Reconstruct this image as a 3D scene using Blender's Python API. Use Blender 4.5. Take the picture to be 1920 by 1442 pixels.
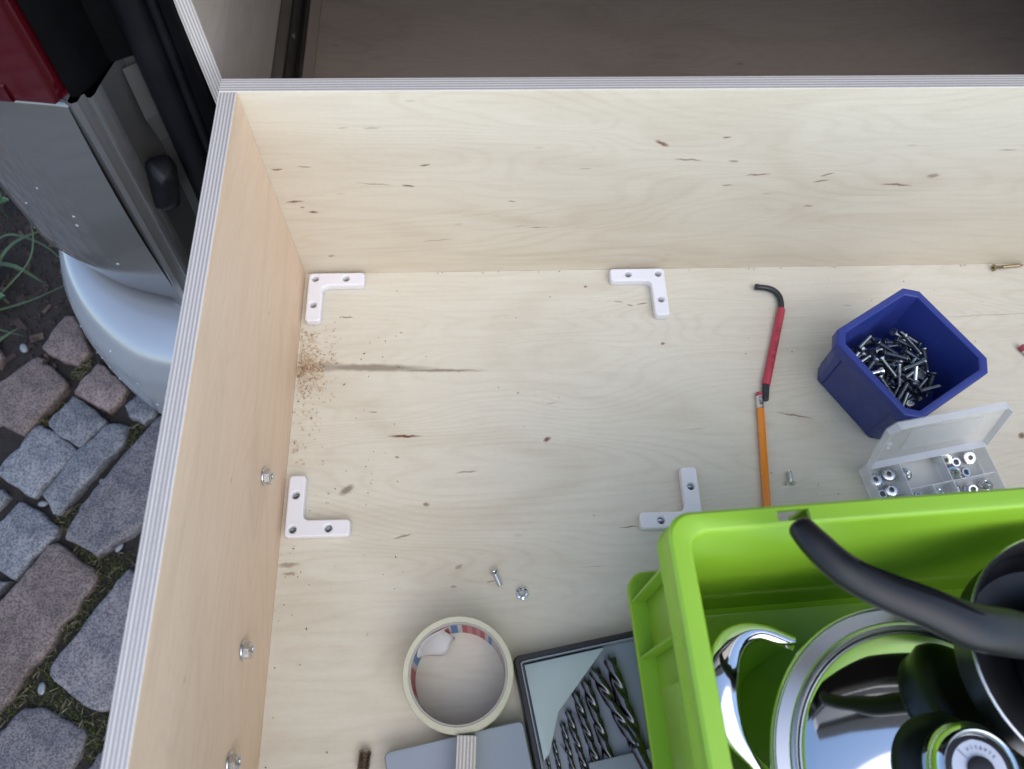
import bpy, bmesh, math, random
import numpy as np
from mathutils import Vector, Matrix, noise
random.seed(7); rng = np.random.default_rng(7)
PI = math.pi; R = math.radians
for o in list(bpy.data.objects): bpy.data.objects.remove(o)
scene = bpy.context.scene
COL = scene.collection

# ------------------------------------------------------------------ camera
pitch, roll, yaw = 1.11908857, -0.0577316693, 0.0865063363
fw = Vector((math.sin(yaw)*math.cos(pitch), math.cos(yaw)*math.cos(pitch), -math.sin(pitch)))
rt = Vector((math.cos(yaw), -math.sin(yaw), 0)); dn = fw.cross(rt)
r2 = math.cos(roll)*rt + math.sin(roll)*dn; d2 = -math.sin(roll)*rt + math.cos(roll)*dn
cam = bpy.data.cameras.new('camera'); cam_o = bpy.data.objects.new('camera', cam); COL.objects.link(cam_o)
m = Matrix.Identity(4)
for i in range(3):
    m[i][0] = r2[i]; m[i][1] = -d2[i]; m[i][2] = -fw[i]
m.translation = (0.19792, -0.50573, 0.7475)
cam_o.matrix_world = m
cam.sensor_width = 36; cam.lens = 36*1464.4/1920; cam.clip_start = 0.02; cam.clip_end = 400
cam.dof.use_dof = True; cam.dof.focus_distance = 0.80; cam.dof.aperture_fstop = 7.4
scene.camera = cam_o

# ------------------------------------------------------------------ sky, sun, exposure
SUN_EL, SUN_AZ = 50.0, 154.0          # azimuth measured clockwise from +Y
world = bpy.data.worlds.new('World'); scene.world = world; world.use_nodes = True
wn = world.node_tree.nodes; wl = world.node_tree.links
bg = wn['Background']; sky = wn.new('ShaderNodeTexSky'); sky.sky_type = 'NISHITA'
sky.sun_disc = False; sky.sun_elevation = R(SUN_EL); sky.sun_rotation = R(SUN_AZ)
sky.air_density = 1.0; sky.dust_density = 1.0; sky.ozone_density = 1.5
hs = wn.new('ShaderNodeHueSaturation'); hs.inputs['Saturation'].default_value = 1.0
wl.new(sky.outputs[0], hs.inputs['Color']); wl.new(hs.outputs[0], bg.inputs[0]); bg.inputs[1].default_value = 0.15
sun = bpy.data.lights.new('sun', 'SUN'); sun.energy = 0.7; sun.angle = R(80); sun.color = (1, 0.955, 0.90)
sun_o = bpy.data.objects.new('sun', sun); COL.objects.link(sun_o)
sd = Vector((math.sin(R(SUN_AZ))*math.cos(R(SUN_EL)), math.cos(R(SUN_AZ))*math.cos(R(SUN_EL)), math.sin(R(SUN_EL))))
sun_o.rotation_euler = sd.to_track_quat('Z', 'Y').to_euler()
scene.view_settings.view_transform = 'Standard'; scene.view_settings.look = 'None'
scene.view_settings.exposure = 1.15; scene.view_settings.gamma = 1
scene.cycles.max_bounces = 7; scene.cycles.diffuse_bounces = 4; scene.cycles.transparent_max_bounces = 24

# ------------------------------------------------------------------ materials
def new_mat(name):
    mt = bpy.data.materials.new(name); mt.use_nodes = True
    nt = mt.node_tree; return mt, nt, nt.nodes, nt.links, nt.nodes['Principled BSDF']
def rgba(c): return (c[0], c[1], c[2], 1)
def P(name, col, rough=.5, metal=0., var=.12, vscale=30, bump=0., bscale=400, coat=0., rvar=.1, alpha=1., trans=0., stretch=(1,1,1), spec=.5, sss=0., scuff=0.):
    mt, nt, N, L, b = new_mat(name)
    tc = N.new('ShaderNodeTexCoord'); mp = N.new('ShaderNodeMapping'); mp.inputs['Scale'].default_value = stretch
    L.new(tc.outputs['Object'], mp.inputs[0])
    nz = N.new('ShaderNodeTexNoise'); nz.inputs['Scale'].default_value = vscale; nz.inputs['Detail'].default_value = 5
    L.new(mp.outputs[0], nz.inputs['Vector'])
    mx = N.new('ShaderNodeMix'); mx.data_type = 'RGBA'
    mx.inputs[6].default_value = rgba([c*(1-var) for c in col]); mx.inputs[7].default_value = rgba([min(1, c*(1+var)) for c in col])
    L.new(nz.outputs['Fac'], mx.inputs[0]); out_c = mx.outputs[2]
    if scuff:
        for k_, (sc_, st_, lo) in enumerate(((22, (1, 7, 1), .63), (30, (6, 1, 2), .65), (9, (1, 1, 1), .60))):
            m3 = N.new('ShaderNodeMapping'); m3.inputs['Scale'].default_value = st_; m3.inputs['Rotation'].default_value = (.3, .5, .7+k_); L.new(tc.outputs['Object'], m3.inputs[0])
            n3 = N.new('ShaderNodeTexNoise'); n3.inputs['Scale'].default_value = sc_; n3.inputs['Detail'].default_value = 9; n3.inputs['Roughness'].default_value = .7; L.new(m3.outputs[0], n3.inputs['Vector'])
            r3 = N.new('ShaderNodeMapRange'); r3.inputs[1].default_value = lo; r3.inputs[2].default_value = lo+.09; r3.inputs[4].default_value = scuff; L.new(n3.outputs['Fac'], r3.inputs[0])
            k3 = N.new('ShaderNodeMix'); k3.data_type = 'RGBA'; L.new(r3.outputs[0], k3.inputs[0]); L.new(out_c, k3.inputs[6])
            k3.inputs[7].default_value = rgba([min(1, c*1.3+.10) for c in col]) if k_ < 2 else rgba([c*.55+.02 for c in col]); out_c = k3.outputs[2]
    L.new(out_c, b.inputs['Base Color'])
    mr = N.new('ShaderNodeMapRange'); mr.inputs[3].default_value = max(.02, rough-rvar); mr.inputs[4].default_value = min(1, rough+rvar)
    mr.inputs[1].default_value = .3; mr.inputs[2].default_value = .7
    L.new(nz.outputs['Fac'], mr.inputs[0]); L.new(mr.outputs[0], b.inputs['Roughness'])
    b.inputs['Metallic'].default_value = metal; b.inputs['Coat Weight'].default_value = coat
    b.inputs['Alpha'].default_value = alpha; b.inputs['Transmission Weight'].default_value = trans
    b.inputs['Specular IOR Level'].default_value = spec
    if sss: b.inputs['Subsurface Weight'].default_value = sss; b.inputs['Subsurface Radius'].default_value = (.004, .004, .004); b.inputs['Subsurface Scale'].default_value = .5
    if bump:
        n2 = N.new('ShaderNodeTexNoise'); n2.inputs['Scale'].default_value = bscale; n2.inputs['Detail'].default_value = 4
        L.new(mp.outputs[0], n2.inputs['Vector'])
        bp = N.new('ShaderNodeBump'); bp.inputs['Strength'].default_value = bump; bp.inputs['Distance'].default_value = .001
        L.new(n2.outputs['Fac'], bp.inputs['Height']); L.new(bp.outputs[0], b.inputs['Normal'])
    return mt

def math_node(N, L, op, a, bb=None):
    n = N.new('ShaderNodeMath'); n.operation = op
    for i, v in enumerate((a, bb)):
        if v is None: continue
        if isinstance(v, (int, float)): n.inputs[i].default_value = v
        else: L.new(v, n.inputs[i])
    return n.outputs[0]

def plywood(name, thick, grain, light=(.685, .65, .535), dark=(.56, .50, .385), flecks=(), grey=(), z0=0., thick_m=.015, seed=0., auto=1.):
    """birch plywood: veneer on the broad faces, plies on the edges. thick/grain: axis letters.
    flecks / grey: (u, v, length, width, turn in degrees, strength) in the plane of the veneer"""
    mt, nt, N, L, b = new_mat(name)
    tc = N.new('ShaderNodeTexCoord'); ax = 'XYZ'
    ti, gi = ax.index(thick), ax.index(grain); ci = 3-ti-gi
    def mapped(along, across, off=0.):
        mp = N.new('ShaderNodeMapping'); s = [0, 0, 0]; s[gi] = along; s[ci] = across; s[ti] = along
        mp.inputs['Scale'].default_value = s; mp.inputs['Location'].default_value = (seed+off, seed*1.7+off, seed*.6)
        L.new(tc.outputs['Object'], mp.inputs[0]); return mp.outputs[0]
    def nz(vec, scale, detail=4, dist=0.):
        n = N.new('ShaderNodeTexNoise'); n.inputs['Scale'].default_value = scale; n.inputs['Detail'].default_value = detail
        n.inputs['Distortion'].default_value = dist
        L.new(vec, n.inputs['Vector']); return n.outputs['Fac']
    cloud = nz(mapped(2.2, 5), 1.6, 4)
    ring = nz(mapped(1.0, 5.0, 3.1), 1.5, 2, .3)
    band = math_node(N, L, 'SINE', math_node(N, L, 'MULTIPLY', ring, 120.))
    band = math_node(N, L, 'MULTIPLY', math_node(N, L, 'POWER', math_node(N, L, 'ABSOLUTE', band), 6.), nz(mapped(4, 9, 9.), 1.2))
    wide = math_node(N, L, 'SINE', math_node(N, L, 'MULTIPLY', nz(mapped(.9, 3.4, 7.7), 1.3, 3, .5), 46.))
    wide = math_node(N, L, 'MULTIPLY', math_node(N, L, 'POWER', math_node(N, L, 'ADD', math_node(N, L, 'MULTIPLY', wide, .5), .5), 3.), nz(mapped(3, 6, 4.4), 1., 2))
    fibre = nz(mapped(18, 260, 5.), 1., 3)
    weave = nz(mapped(160, 420, 1.), 1., 2)
    f = math_node(N, L, 'ADD', math_node(N, L, 'MULTIPLY', cloud, .50), math_node(N, L, 'MULTIPLY', band, .42))
    f = math_node(N, L, 'ADD', f, math_node(N, L, 'MULTIPLY', wide, .62))
    f = math_node(N, L, 'ADD', f, math_node(N, L, 'MULTIPLY', math_node(N, L, 'SUBTRACT', fibre, .5), .65))
    f = math_node(N, L, 'ADD', f, math_node(N, L, 'MULTIPLY', math_node(N, L, 'SUBTRACT', weave, .5), .45))
    cm = N.new('ShaderNodeMix'); cm.data_type = 'RGBA'; cm.inputs[6].default_value = rgba(light); cm.inputs[7].default_value = rgba(dark)
    L.new(f, cm.inputs[0]); col = cm.outputs[2]
    # wavering position for the hand-placed marks
    wob = N.new('ShaderNodeTexNoise'); wob.inputs['Scale'].default_value = 130; wob.inputs['Detail'].default_value = 3
    L.new(tc.outputs['Object'], wob.inputs['Vector'])
    vs = N.new('ShaderNodeVectorMath'); vs.operation = 'MULTIPLY_ADD'
    L.new(wob.outputs['Color'], vs.inputs[0]); vs.inputs[1].default_value = (.004,)*3
    sb = N.new('ShaderNodeVectorMath'); sb.operation = 'SUBTRACT'; sb.inputs[1].default_value = (.002,)*3
    L.new(tc.outputs['Object'], sb.inputs[0]); L.new(sb.outputs[0], vs.inputs[2]); pos = vs.outputs[0]
    def marks(lst):
        acc = None
        for (u, v, ln, wd, rot, st) in lst:
            mp = N.new('ShaderNodeMapping'); mp.vector_type = 'TEXTURE'
            loc = [0, 0, 0]; loc[gi] = u; loc[ci] = v; sc = [0, 0, 0]; sc[gi] = ln/2; sc[ci] = wd/2; sc[ti] = 50
            ro = [0, 0, 0]; ro[ti] = R(rot)*(-1 if ti == 1 else 1)
            if grain == 'Y': ro[ti] = -R(rot)
            mp.inputs['Location'].default_value = loc; mp.inputs['Scale'].default_value = sc; mp.inputs['Rotation'].default_value = ro
            L.new(pos, mp.inputs[0])
            ln_ = N.new('ShaderNodeVectorMath'); ln_.operation = 'LENGTH'; L.new(mp.outputs[0], ln_.inputs[0])
            mr = N.new('ShaderNodeMapRange'); mr.inputs[1].default_value = .45; mr.inputs[2].default_value = 1.08
            mr.inputs[3].default_value = st; mr.inputs[4].default_value = 0; L.new(ln_.outputs['Value'], mr.inputs[0])
            acc = mr.outputs[0] if acc is None else math_node(N, L, 'MAXIMUM', acc, mr.outputs[0])
        return acc
    def over(col, fac, c):
        k = N.new('ShaderNodeMix'); k.data_type = 'RGBA'; L.new(fac, k.inputs[0]); L.new(col, k.inputs[6]); k.inputs[7].default_value = rgba(c)
        return k.outputs[2]
    if auto:
        vo = N.new('ShaderNodeTexVoronoi'); vo.inputs['Scale'].default_value = 1.; L.new(mapped(26, 75, 2.), vo.inputs['Vector'])
        sc = N.new('ShaderNodeSeparateColor'); L.new(vo.outputs['Color'], sc.inputs[0])
        near = N.new('ShaderNodeMapRange'); near.inputs[1].default_value = .05; near.inputs[2].default_value = .16; near.inputs[3].default_value = 1; near.inputs[4].default_value = 0
        L.new(vo.outputs['Distance'], near.inputs[0])
        rare = math_node(N, L, 'MULTIPLY', math_node(N, L, 'GREATER_THAN', sc.outputs[0], .86), sc.outputs[1])
        col = over(col, math_node(N, L, 'MULTIPLY', math_node(N, L, 'MULTIPLY', near.outputs[0], rare), .6*auto), (.20, .11, .06))
    if flecks: col = over(col, marks(flecks), (.16, .062, .028))
    if grey: col = over(col, marks(grey), (.17, .125, .085))
    # plies on the edges
    sx = N.new('ShaderNodeSeparateXYZ'); L.new(tc.outputs['Object'], sx.inputs[0])
    t = math_node(N, L, 'DIVIDE', math_node(N, L, 'SUBTRACT', sx.outputs[ti], z0), thick_m)
    tw = math_node(N, L, 'ADD', t, math_node(N, L, 'MULTIPLY', math_node(N, L, 'SUBTRACT', nz(mapped(12, 12), 1., 2), .5), .05))
    saw = math_node(N, L, 'SINE', math_node(N, L, 'MULTIPLY', tw, 2*PI*5.5))
    pr = N.new('ShaderNodeMapRange'); pr.inputs[1].default_value = -.45; pr.inputs[2].default_value = .45; L.new(saw, pr.inputs[0])
    lm = N.new('ShaderNodeMapping'); ls = [3., 3., 3.]; ls[ti] = 5.5/thick_m; lm.inputs['Scale'].default_value = ls; lm.inputs['Location'].default_value = (seed, seed, seed); L.new(tc.outputs['Object'], lm.inputs[0])
    lay = nz(lm.outputs[0], 1.3, 2)
    grit = math_node(N, L, 'ADD', nz(mapped(600, 600), 1., 2), math_node(N, L, 'MULTIPLY', math_node(N, L, 'SUBTRACT', lay, .5), 1.5))
    pm = N.new('ShaderNodeMix'); pm.data_type = 'RGBA'; pm.inputs[6].default_value = (.36, .315, .285, 1); pm.inputs[7].default_value = (.64, .61, .56, 1)
    L.new(math_node(N, L, 'MULTIPLY', pr.outputs[0], math_node(N, L, 'ADD', math_node(N, L, 'MULTIPLY', grit, .7), .55)), pm.inputs[0])
    ge = N.new('ShaderNodeNewGeometry'); sn = N.new('ShaderNodeSeparateXYZ'); L.new(ge.outputs['True Normal'], sn.inputs[0])
    isf = math_node(N, L, 'GREATER_THAN', math_node(N, L, 'ABSOLUTE', sn.outputs[ti]), .6)
    fm = N.new('ShaderNodeMix'); fm.data_type = 'RGBA'; L.new(isf, fm.inputs[0]); L.new(pm.outputs[2], fm.inputs[6]); L.new(col, fm.inputs[7])
    L.new(fm.outputs[2], b.inputs['Base Color']); b.inputs['Roughness'].default_value = .52; b.inputs['Specular IOR Level'].default_value = .35
    bp = N.new('ShaderNodeBump'); bp.inputs['Strength'].default_value = .12; bp.inputs['Distance'].default_value = .0006
    L.new(math_node(N, L, 'ADD', fibre, math_node(N, L, 'MULTIPLY', saw, .4)), bp.inputs['Height']); L.new(bp.outputs[0], b.inputs['Normal'])
    return mt

def stone_mat(name, c1, c2, c3):
    mt, nt, N, L, b = new_mat(name)
    tc = N.new('ShaderNodeTexCoord'); oi = N.new('ShaderNodeObjectInfo')
    big = N.new('ShaderNodeTexNoise'); big.inputs['Scale'].default_value = 16; big.inputs['Detail'].default_value = 6; big.inputs['Roughness'].default_value = .65
    fine = N.new('ShaderNodeTexNoise'); fine.inputs['Scale'].default_value = 330; fine.inputs['Detail'].default_value = 3
    vo = N.new('ShaderNodeTexVoronoi'); vo.inputs['Scale'].default_value = 420
    for n in (big, fine, vo): L.new(tc.outputs['Object'], n.inputs['Vector'])
    mx = N.new('ShaderNodeMix'); mx.data_type = 'RGBA'; mx.inputs[6].default_value = rgba(c1); mx.inputs[7].default_value = rgba(c2)
    mr = N.new('ShaderNodeMapRange'); mr.inputs[1].default_value = .40; mr.inputs[2].default_value = .62; L.new(big.outputs['Fac'], mr.inputs[0]); L.new(mr.outputs[0], mx.inputs[0])
    sp = N.new('ShaderNodeMix'); sp.data_type = 'RGBA'; L.new(mx.outputs[2], sp.inputs[6]); sp.inputs[7].default_value = rgba(c3)
    m2 = N.new('ShaderNodeMapRange'); m2.inputs[1].default_value = .52; m2.inputs[2].default_value = .68; m2.inputs[4].default_value = .8; L.new(fine.outputs['Fac'], m2.inputs[0]); L.new(m2.outputs[0], sp.inputs[0])
    dk = N.new('ShaderNodeMix'); dk.data_type = 'RGBA'; dk.blend_type = 'MULTIPLY'; L.new(sp.outputs[2], dk.inputs[6]); dk.inputs[7].default_value = (.35, .34, .36, 1)
    sc = N.new('ShaderNodeSeparateColor'); L.new(vo.outputs['Color'], sc.inputs[0])
    L.new(math_node(N, L, 'MULTIPLY', math_node(N, L, 'GREATER_THAN', sc.outputs[0], .62), .75), dk.inputs[0])
    hv = N.new('ShaderNodeHueSaturation'); L.new(dk.outputs[2], hv.inputs['Color'])
    L.new(math_node(N, L, 'ADD', math_node(N, L, 'MULTIPLY', oi.outputs['Random'], .45), .78), hv.inputs['Value'])
    L.new(hv.outputs[0], b.inputs['Base Color']); b.inputs['Roughness'].default_value = .72
    bp = N.new('ShaderNodeBump'); bp.inputs['Strength'].default_value = .7; bp.inputs['Distance'].default_value = .004
    L.new(math_node(N, L, 'ADD', big.outputs['Fac'], math_node(N, L, 'MULTIPLY', fine.outputs['Fac'], .35)), bp.inputs['Height']); L.new(bp.outputs[0], b.inputs['Normal'])
    return mt

M = {}
M['white_plastic'] = P('white_plastic', (.80, .79, .81), .42, var=.02, bump=.08, bscale=900, sss=.15, scuff=.10)
M['steel'] = P('zinc_steel', (.62, .63, .65), .28, 1, var=.15, vscale=300, bump=.05)
M['screw_dark'] = P('dark_zinc', (.22, .245, .26), .32, 1, var=.3, vscale=200)
M['screw_bright'] = P('bright_zinc', (.74, .77, .79), .25, 1, var=.12, vscale=200)
M['brass'] = P('yellow_zinc', (.42, .33, .20), .35, 1, var=.25, vscale=200)
M['insert_metal'] = P('dull_insert', (.26, .215, .175), .4, 1, var=.3, vscale=200)
M['key_black'] = P('black_oxide', (.05, .055, .06), .42, .6, var=.25, vscale=80, bump=.05)
M['key_red'] = P('red_sleeve', (.46, .045, .075), .45, var=.08, vscale=60)
M['print_black'] = P('black_print', (.02, .008, .010), .6)
M['pencil_orange'] = P('orange_lacquer', (.80, .26, .02), .33, var=.07, coat=.3)
M['eraser'] = P('pink_eraser', (.42, .07, .10), .75)
M['ferrule'] = P('aluminium_ferrule', (.68, .68, .70), .3, 1, var=.2, vscale=300)
M['graphite'] = P('graphite', (.04, .04, .045), .4)
M['bare_wood'] = P('bare_wood', (.55, .37, .22), .7)
M['blue_plastic'] = P('blue_plastic', (.026, .045, .235), .42, var=.06, vscale=50, bump=.06, bscale=700, scuff=.16)
M['green_plastic'] = P('green_plastic', (.275, .50, .030), .36, var=.06, vscale=12, bump=.03, bscale=500, sss=.12, scuff=.30)
M['tape'] = P('masking_tape', (.57, .55, .41), .8, var=.12, vscale=120, bump=.25, bscale=900)
M['card'] = P('cardboard', (.36, .30, .24), .85, var=.12, vscale=120)
M['paper'] = P('torn_paper', (.60, .58, .56), .85, var=.08, bump=.2, bscale=300)
M['tape_side'] = M['tape']
M['case_black'] = P('black_case', (.020, .020, .022), .45, var=.15, bump=.05)
M['case_grey'] = P('grey_insert', (.30, .33, .37), .50, var=.05, vscale=60)
M['case_panel'] = P('pale_panel', (.46, .54, .54), .45, var=.03, vscale=20)
M['grey_lid'] = P('grey_box', (.30, .34, .40), .46, var=.05, vscale=15, bump=.04, bscale=800, scuff=.2)
M['bit'] = P('drill_steel', (.15, .145, .15), .25, 1, var=.25, vscale=150)
M['chrome'] = P('polished_steel', (.72, .73, .72), .07, 1, var=.03, vscale=6, rvar=.025)
M['brushed'] = P('brushed_steel', (.52, .53, .56), .27, 1, var=.01, vscale=20, rvar=.01)
M['pan_black'] = P('nonstick_black', (.012, .012, .013), .38, var=.25, vscale=40, bump=.08, bscale=500)
M['bakelite'] = P('black_handle', (.012, .0115, .0125), .38, var=.2, vscale=40, bump=.10, bscale=900, spec=.36)
M['dial'] = P('pale_dial', (.50, .53, .60), .4, var=.04)
M['dial_ink'] = P('dial_ink', (.06, .07, .14), .6)
M['paint'] = P('grey_metallic_paint', (.215, .213, .210), .22, .6, var=.04, vscale=9, coat=.5, rvar=.035, bump=.02, bscale=1500)
M['jamb_shaded'] = P('shaded_jamb_paint', (.055, .054, .051), .5, .2, var=.15, vscale=20)  # van paint darkened to stand in for the shade on the jamb
M['bumper'] = P('silver_bumper', (.36, .385, .41), .24, .35, var=.05, vscale=8, coat=.6, rvar=.07)
M['rubber'] = P('black_rubber', (.004, .0045, .006), .42, var=.2, vscale=30, spec=.26)
M['trim'] = P('black_trim', (.002, .002, .0025), .55, var=.2, vscale=30, bump=.1, spec=.08)
M['lining'] = P('dark_lining', (.022, .022, .024), .85, var=.2)
M['glass'] = P('dark_glass', (.02, .025, .028), .05, 0, rvar=.02)
def lens_mat(name, col):
    mt = P(name, col, .12, var=.15, vscale=25, coat=.25, rvar=.04, stretch=(1, 1, 3)); return mt
M['lens'] = lens_mat('red_lens', (.33, .006, .012)); M['lens_dark'] = lens_mat('dark_red_lens', (.055, .003, .006))
M['clear'] = P('frosted_clear', (.88, .90, .93), .22, var=.03, alpha=.24, rvar=.06)
M['clear_edge'] = P('frosted_clear_edge', (.90, .92, .95), .22, var=.03, alpha=.45, rvar=.06)
M['rail_metal'] = P('rail_zinc', (.30, .29, .27), .42, .9, var=.25, vscale=40)
M['rail_dark'] = P('rail_dark', (.05, .045, .04), .5, .6, var=.3, vscale=50)
M['stone_g'] = stone_mat('granite_grey', (.110, .116, .126), (.20, .20, .206), (.25, .25, .265))
M['stone_r'] = stone_mat('granite_red', (.150, .106, .092), (.25, .185, .162), (.25, .215, .20))
M['stone_b'] = stone_mat('granite_brown', (.096, .088, .095), (.185, .162, .158), (.22, .205, .21))
M['soil'] = P('soil', (.021, .0165, .0145), .95, var=.6, vscale=60, bump=1., bscale=240)
M['bark'] = P('bark', (.036, .024, .021), .9, var=.5, vscale=40, bump=.5)
M['wood_chip'] = P('wood_chip', (.085, .058, .042), .85, var=.4, vscale=60)
M['pebble'] = P('pebble', (.22, .24, .25), .6, var=.3, vscale=40)
M['grass'] = P('grass', (.045, .078, .028), .55, var=.4, vscale=20)
M['moss'] = P('moss', (.066, .080, .017), .9, var=.55, vscale=25)
M['dry_grass'] = P('dry_grass', (.17, .15, .10), .8, var=.3, vscale=20)
M['leaf'] = P('leaf', (.05, .12, .045), .5, var=.35, vscale=30)
M['sawdust'] = P('sawdust', (.60, .45, .28), .9, var=.4, vscale=300)
M['shaving'] = P('brown_shaving', (.34, .215, .14), .9, var=.4, vscale=200)
M['grime'] = P('grime', (.08, .06, .05), .9)

# ------------------------------------------------------------------ mesh helpers
def obj(name, vf, mat, parent=None, smooth=None, bevel=0., seg=2, loc=None, bang=35):
    v, f = vf
    me = bpy.data.meshes.new(name); me.from_pydata([tuple(p) for p in v], [], f)
    if bevel:
        bm = bmesh.new(); bm.from_mesh(me); bmesh.ops.recalc_face_normals(bm, faces=bm.faces)
        ed = [e for e in bm.edges if len(e.link_faces) == 2 and e.calc_face_angle(0) > R(bang)]
        bmesh.ops.bevel(bm, geom=ed, offset=bevel, segments=seg, affect='EDGES', profile=.5, clamp_overlap=True)
        bm.to_mesh(me); bm.free()
    me.validate(); me.update()
    if smooth is not None:
        me.polygons.foreach_set('use_smooth', [True]*len(me.polygons)); me.set_sharp_from_angle(angle=R(smooth))
    for mm in (mat if isinstance(mat, (list, tuple)) else [mat]): me.materials.append(M[mm] if isinstance(mm, str) else mm)
    o = bpy.data.objects.new(name, me); COL.objects.link(o)
    if parent: o.parent = parent
    if loc is not None: o.location = loc
    return o
def fixn(o):
    bm = bmesh.new(); bm.from_mesh(o.data); bmesh.ops.recalc_face_normals(bm, faces=bm.faces); bm.to_mesh(o.data); bm.free(); return o
def tag(o, label=None, cat=None, group=None, kind=None):
    if label: o['label'] = label
    if cat: o['category'] = cat
    if group: o['group'] = group
    if kind: o['kind'] = kind
    return o
def thing(name, label, cat, loc=(0, 0, 0), rz=0., group=None):
    o = bpy.data.objects.new(name, None); COL.objects.link(o); o.location = loc; o.rotation_euler = (0, 0, rz); o.empty_display_size = .02
    return tag(o, label, cat, group)
def dup(root, loc, rot, label=None, parent=None):
    r = root.copy(); COL.objects.link(r); r.location = loc; r.rotation_euler = rot; r.parent = parent
    if label: r['label'] = label
    for ch in root.children:
        c = ch.copy(); COL.objects.link(c); c.parent = r
        for g in ch.children:
            d = g.copy(); COL.objects.link(d); d.parent = c
    return r
def merge(*vfs):
    V, F = [], []
    for v, f in vfs:
        n = len(V); V += [tuple(p) for p in v]; F += [[i+n for i in q] for q in f]
    return V, F
def box(x0, x1, y0, y1, z0, z1):
    return [(x0,y0,z0),(x1,y0,z0),(x1,y1,z0),(x0,y1,z0),(x0,y0,z1),(x1,y0,z1),(x1,y1,z1),(x0,y1,z1)], [[3,2,1,0],[4,5,6,7],[0,1,5,4],[1,2,6,5],[2,3,7,6],[3,0,4,7]]
def prism(pts, z0, z1):
    n = len(pts)
    V = [(x, y, z0) for x, y in pts]+[(x, y, z1) for x, y in pts]
    return V, [list(range(n))[::-1], list(range(n, 2*n))]+[[i, (i+1) % n, n+(i+1) % n, n+i] for i in range(n)]
def loft(rings, closed=True, cap0=True, cap1=True, loop=False):
    n = len(rings[0]); V = [p for r in rings for p in r]; F = []
    k = len(rings)
    for j in range(k if loop else k-1):
        a, c = j*n, ((j+1) % k)*n
        for i in range(n if closed else n-1):
            i2 = (i+1) % n; F.append([a+i, a+i2, c+i2, c+i])
    if not loop:
        if cap0: F.append(list(range(n))[::-1])
        if cap1: F.append(list(range((k-1)*n, k*n)))
    return V, F
def lathe(prof, seg=32, rf=None, loop=False, c=(0, 0), cap=True):
    rings = []
    for j, q in enumerate(prof):
        r, z = q[0], q[1]; fn = q[2] if len(q) > 2 else None
        rings.append([(c[0]+(r*(fn(2*PI*i/seg) if fn else 1))*math.cos(2*PI*i/seg), c[1]+(r*(fn(2*PI*i/seg) if fn else 1))*math.sin(2*PI*i/seg), z) for i in range(seg)])
    return loft(rings, True, cap, cap, loop)
def hexf(t):
    a = ((t+PI/6) % (PI/3))-PI/6; return 1/math.cos(a)
def rrect(a, b, r, z, n=6, cx=0., cy=0.):
    out = []
    for sx, sy, a0 in ((1, 1, 0), (-1, 1, PI/2), (-1, -1, PI), (1, -1, 1.5*PI)):
        for i in range(n+1):
            t = a0+PI/2*i/n; out.append((cx+sx*(a-r)+r*math.cos(t), cy+sy*(b-r)+r*math.sin(t), z))
    return out
def octa(a, c, z, b=None):
    b = b or a
    return [(a, -b+c, z), (a, b-c, z), (a-c, b, z), (-a+c, b, z), (-a, b-c, z), (-a, -b+c, z), (-a+c, -b, z), (a-c, -b, z)]
def crom(pts, n=8):
    P_ = [Vector(p) for p in pts]; P_ = [2*P_[0]-P_[1]]+P_+[2*P_[-1]-P_[-2]]; out = []
    for i in range(1, len(P_)-2):
        a, b_, c, d = P_[i-1:i+3]
        for k in range(n):
            t = k/n; out.append(.5*((2*b_)+(-a+c)*t+(2*a-5*b_+4*c-d)*t*t+(-a+3*b_-3*c+d)*t**3))
    out.append(P_[-2]); return out
def sweep(path, rad, seg=12, up=(0, 0, 1), cap=True, twist=0.):
    """rad: list of (horizontal half width, vertical half height) per point, or a pair"""
    path = [Vector(p) for p in path]; rings = []
    for i, p in enumerate(path):
        t = (path[min(i+1, len(path)-1)]-path[max(i-1, 0)]).normalized()
        s = t.cross(Vector(up))
        s = s.normalized() if s.length > 1e-5 else Vector((1, 0, 0)); u = s.cross(t).normalized()
        ra = rad[i] if isinstance(rad, list) else rad
        rings.append([p+s*(ra[0]*math.cos(2*PI*k/seg+twist))+u*(ra[1]*math.sin(2*PI*k/seg+twist)) for k in range(seg)])
    return loft(rings, True, cap, cap)
def solid_curve(outline, holes, half, bev, z):
    """flat plate with holes and rounded edges (2D curve, filled)"""
    cu = bpy.data.curves.new('plate', 'CURVE'); cu.dimensions = '2D'; cu.fill_mode = 'BOTH'; cu.extrude = half-bev; cu.bevel_depth = bev; cu.bevel_resolution = 2; cu.offset = -bev
    for pts in [outline]+holes:
        s = cu.splines.new('POLY'); s.points.add(len(pts)-1); s.use_cyclic_u = True
        for i, (x, y) in enumerate(pts): s.points[i].co = (x, y, 0, 1)
    o = bpy.data.objects.new('plate', cu); COL.objects.link(o); dg = bpy.context.evaluated_depsgraph_get(); dg.update()
    me = bpy.data.meshes.new_from_object(o.evaluated_get(dg)); bpy.data.objects.remove(o)
    for v in me.vertices: v.co.z += z
    return me
def text_mesh(s, size, font_spacing=1.):
    cu = bpy.data.curves.new('txt', 'FONT'); cu.body = s; cu.size = size; cu.align_x = 'CENTER'; cu.align_y = 'CENTER'; cu.space_character = font_spacing; cu.resolution_u = 2
    o = bpy.data.objects.new('txt', cu); COL.objects.link(o); dg = bpy.context.evaluated_depsgraph_get(); dg.update()
    me = bpy.data.meshes.new_from_object(o.evaluated_get(dg)); bpy.data.objects.remove(o); return me
def link(name, me, mat, parent=None):
    me.materials.clear(); me.materials.append(M[mat]); o = bpy.data.objects.new(name, me); COL.objects.link(o)
    if parent: o.parent = parent
    return o
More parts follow.
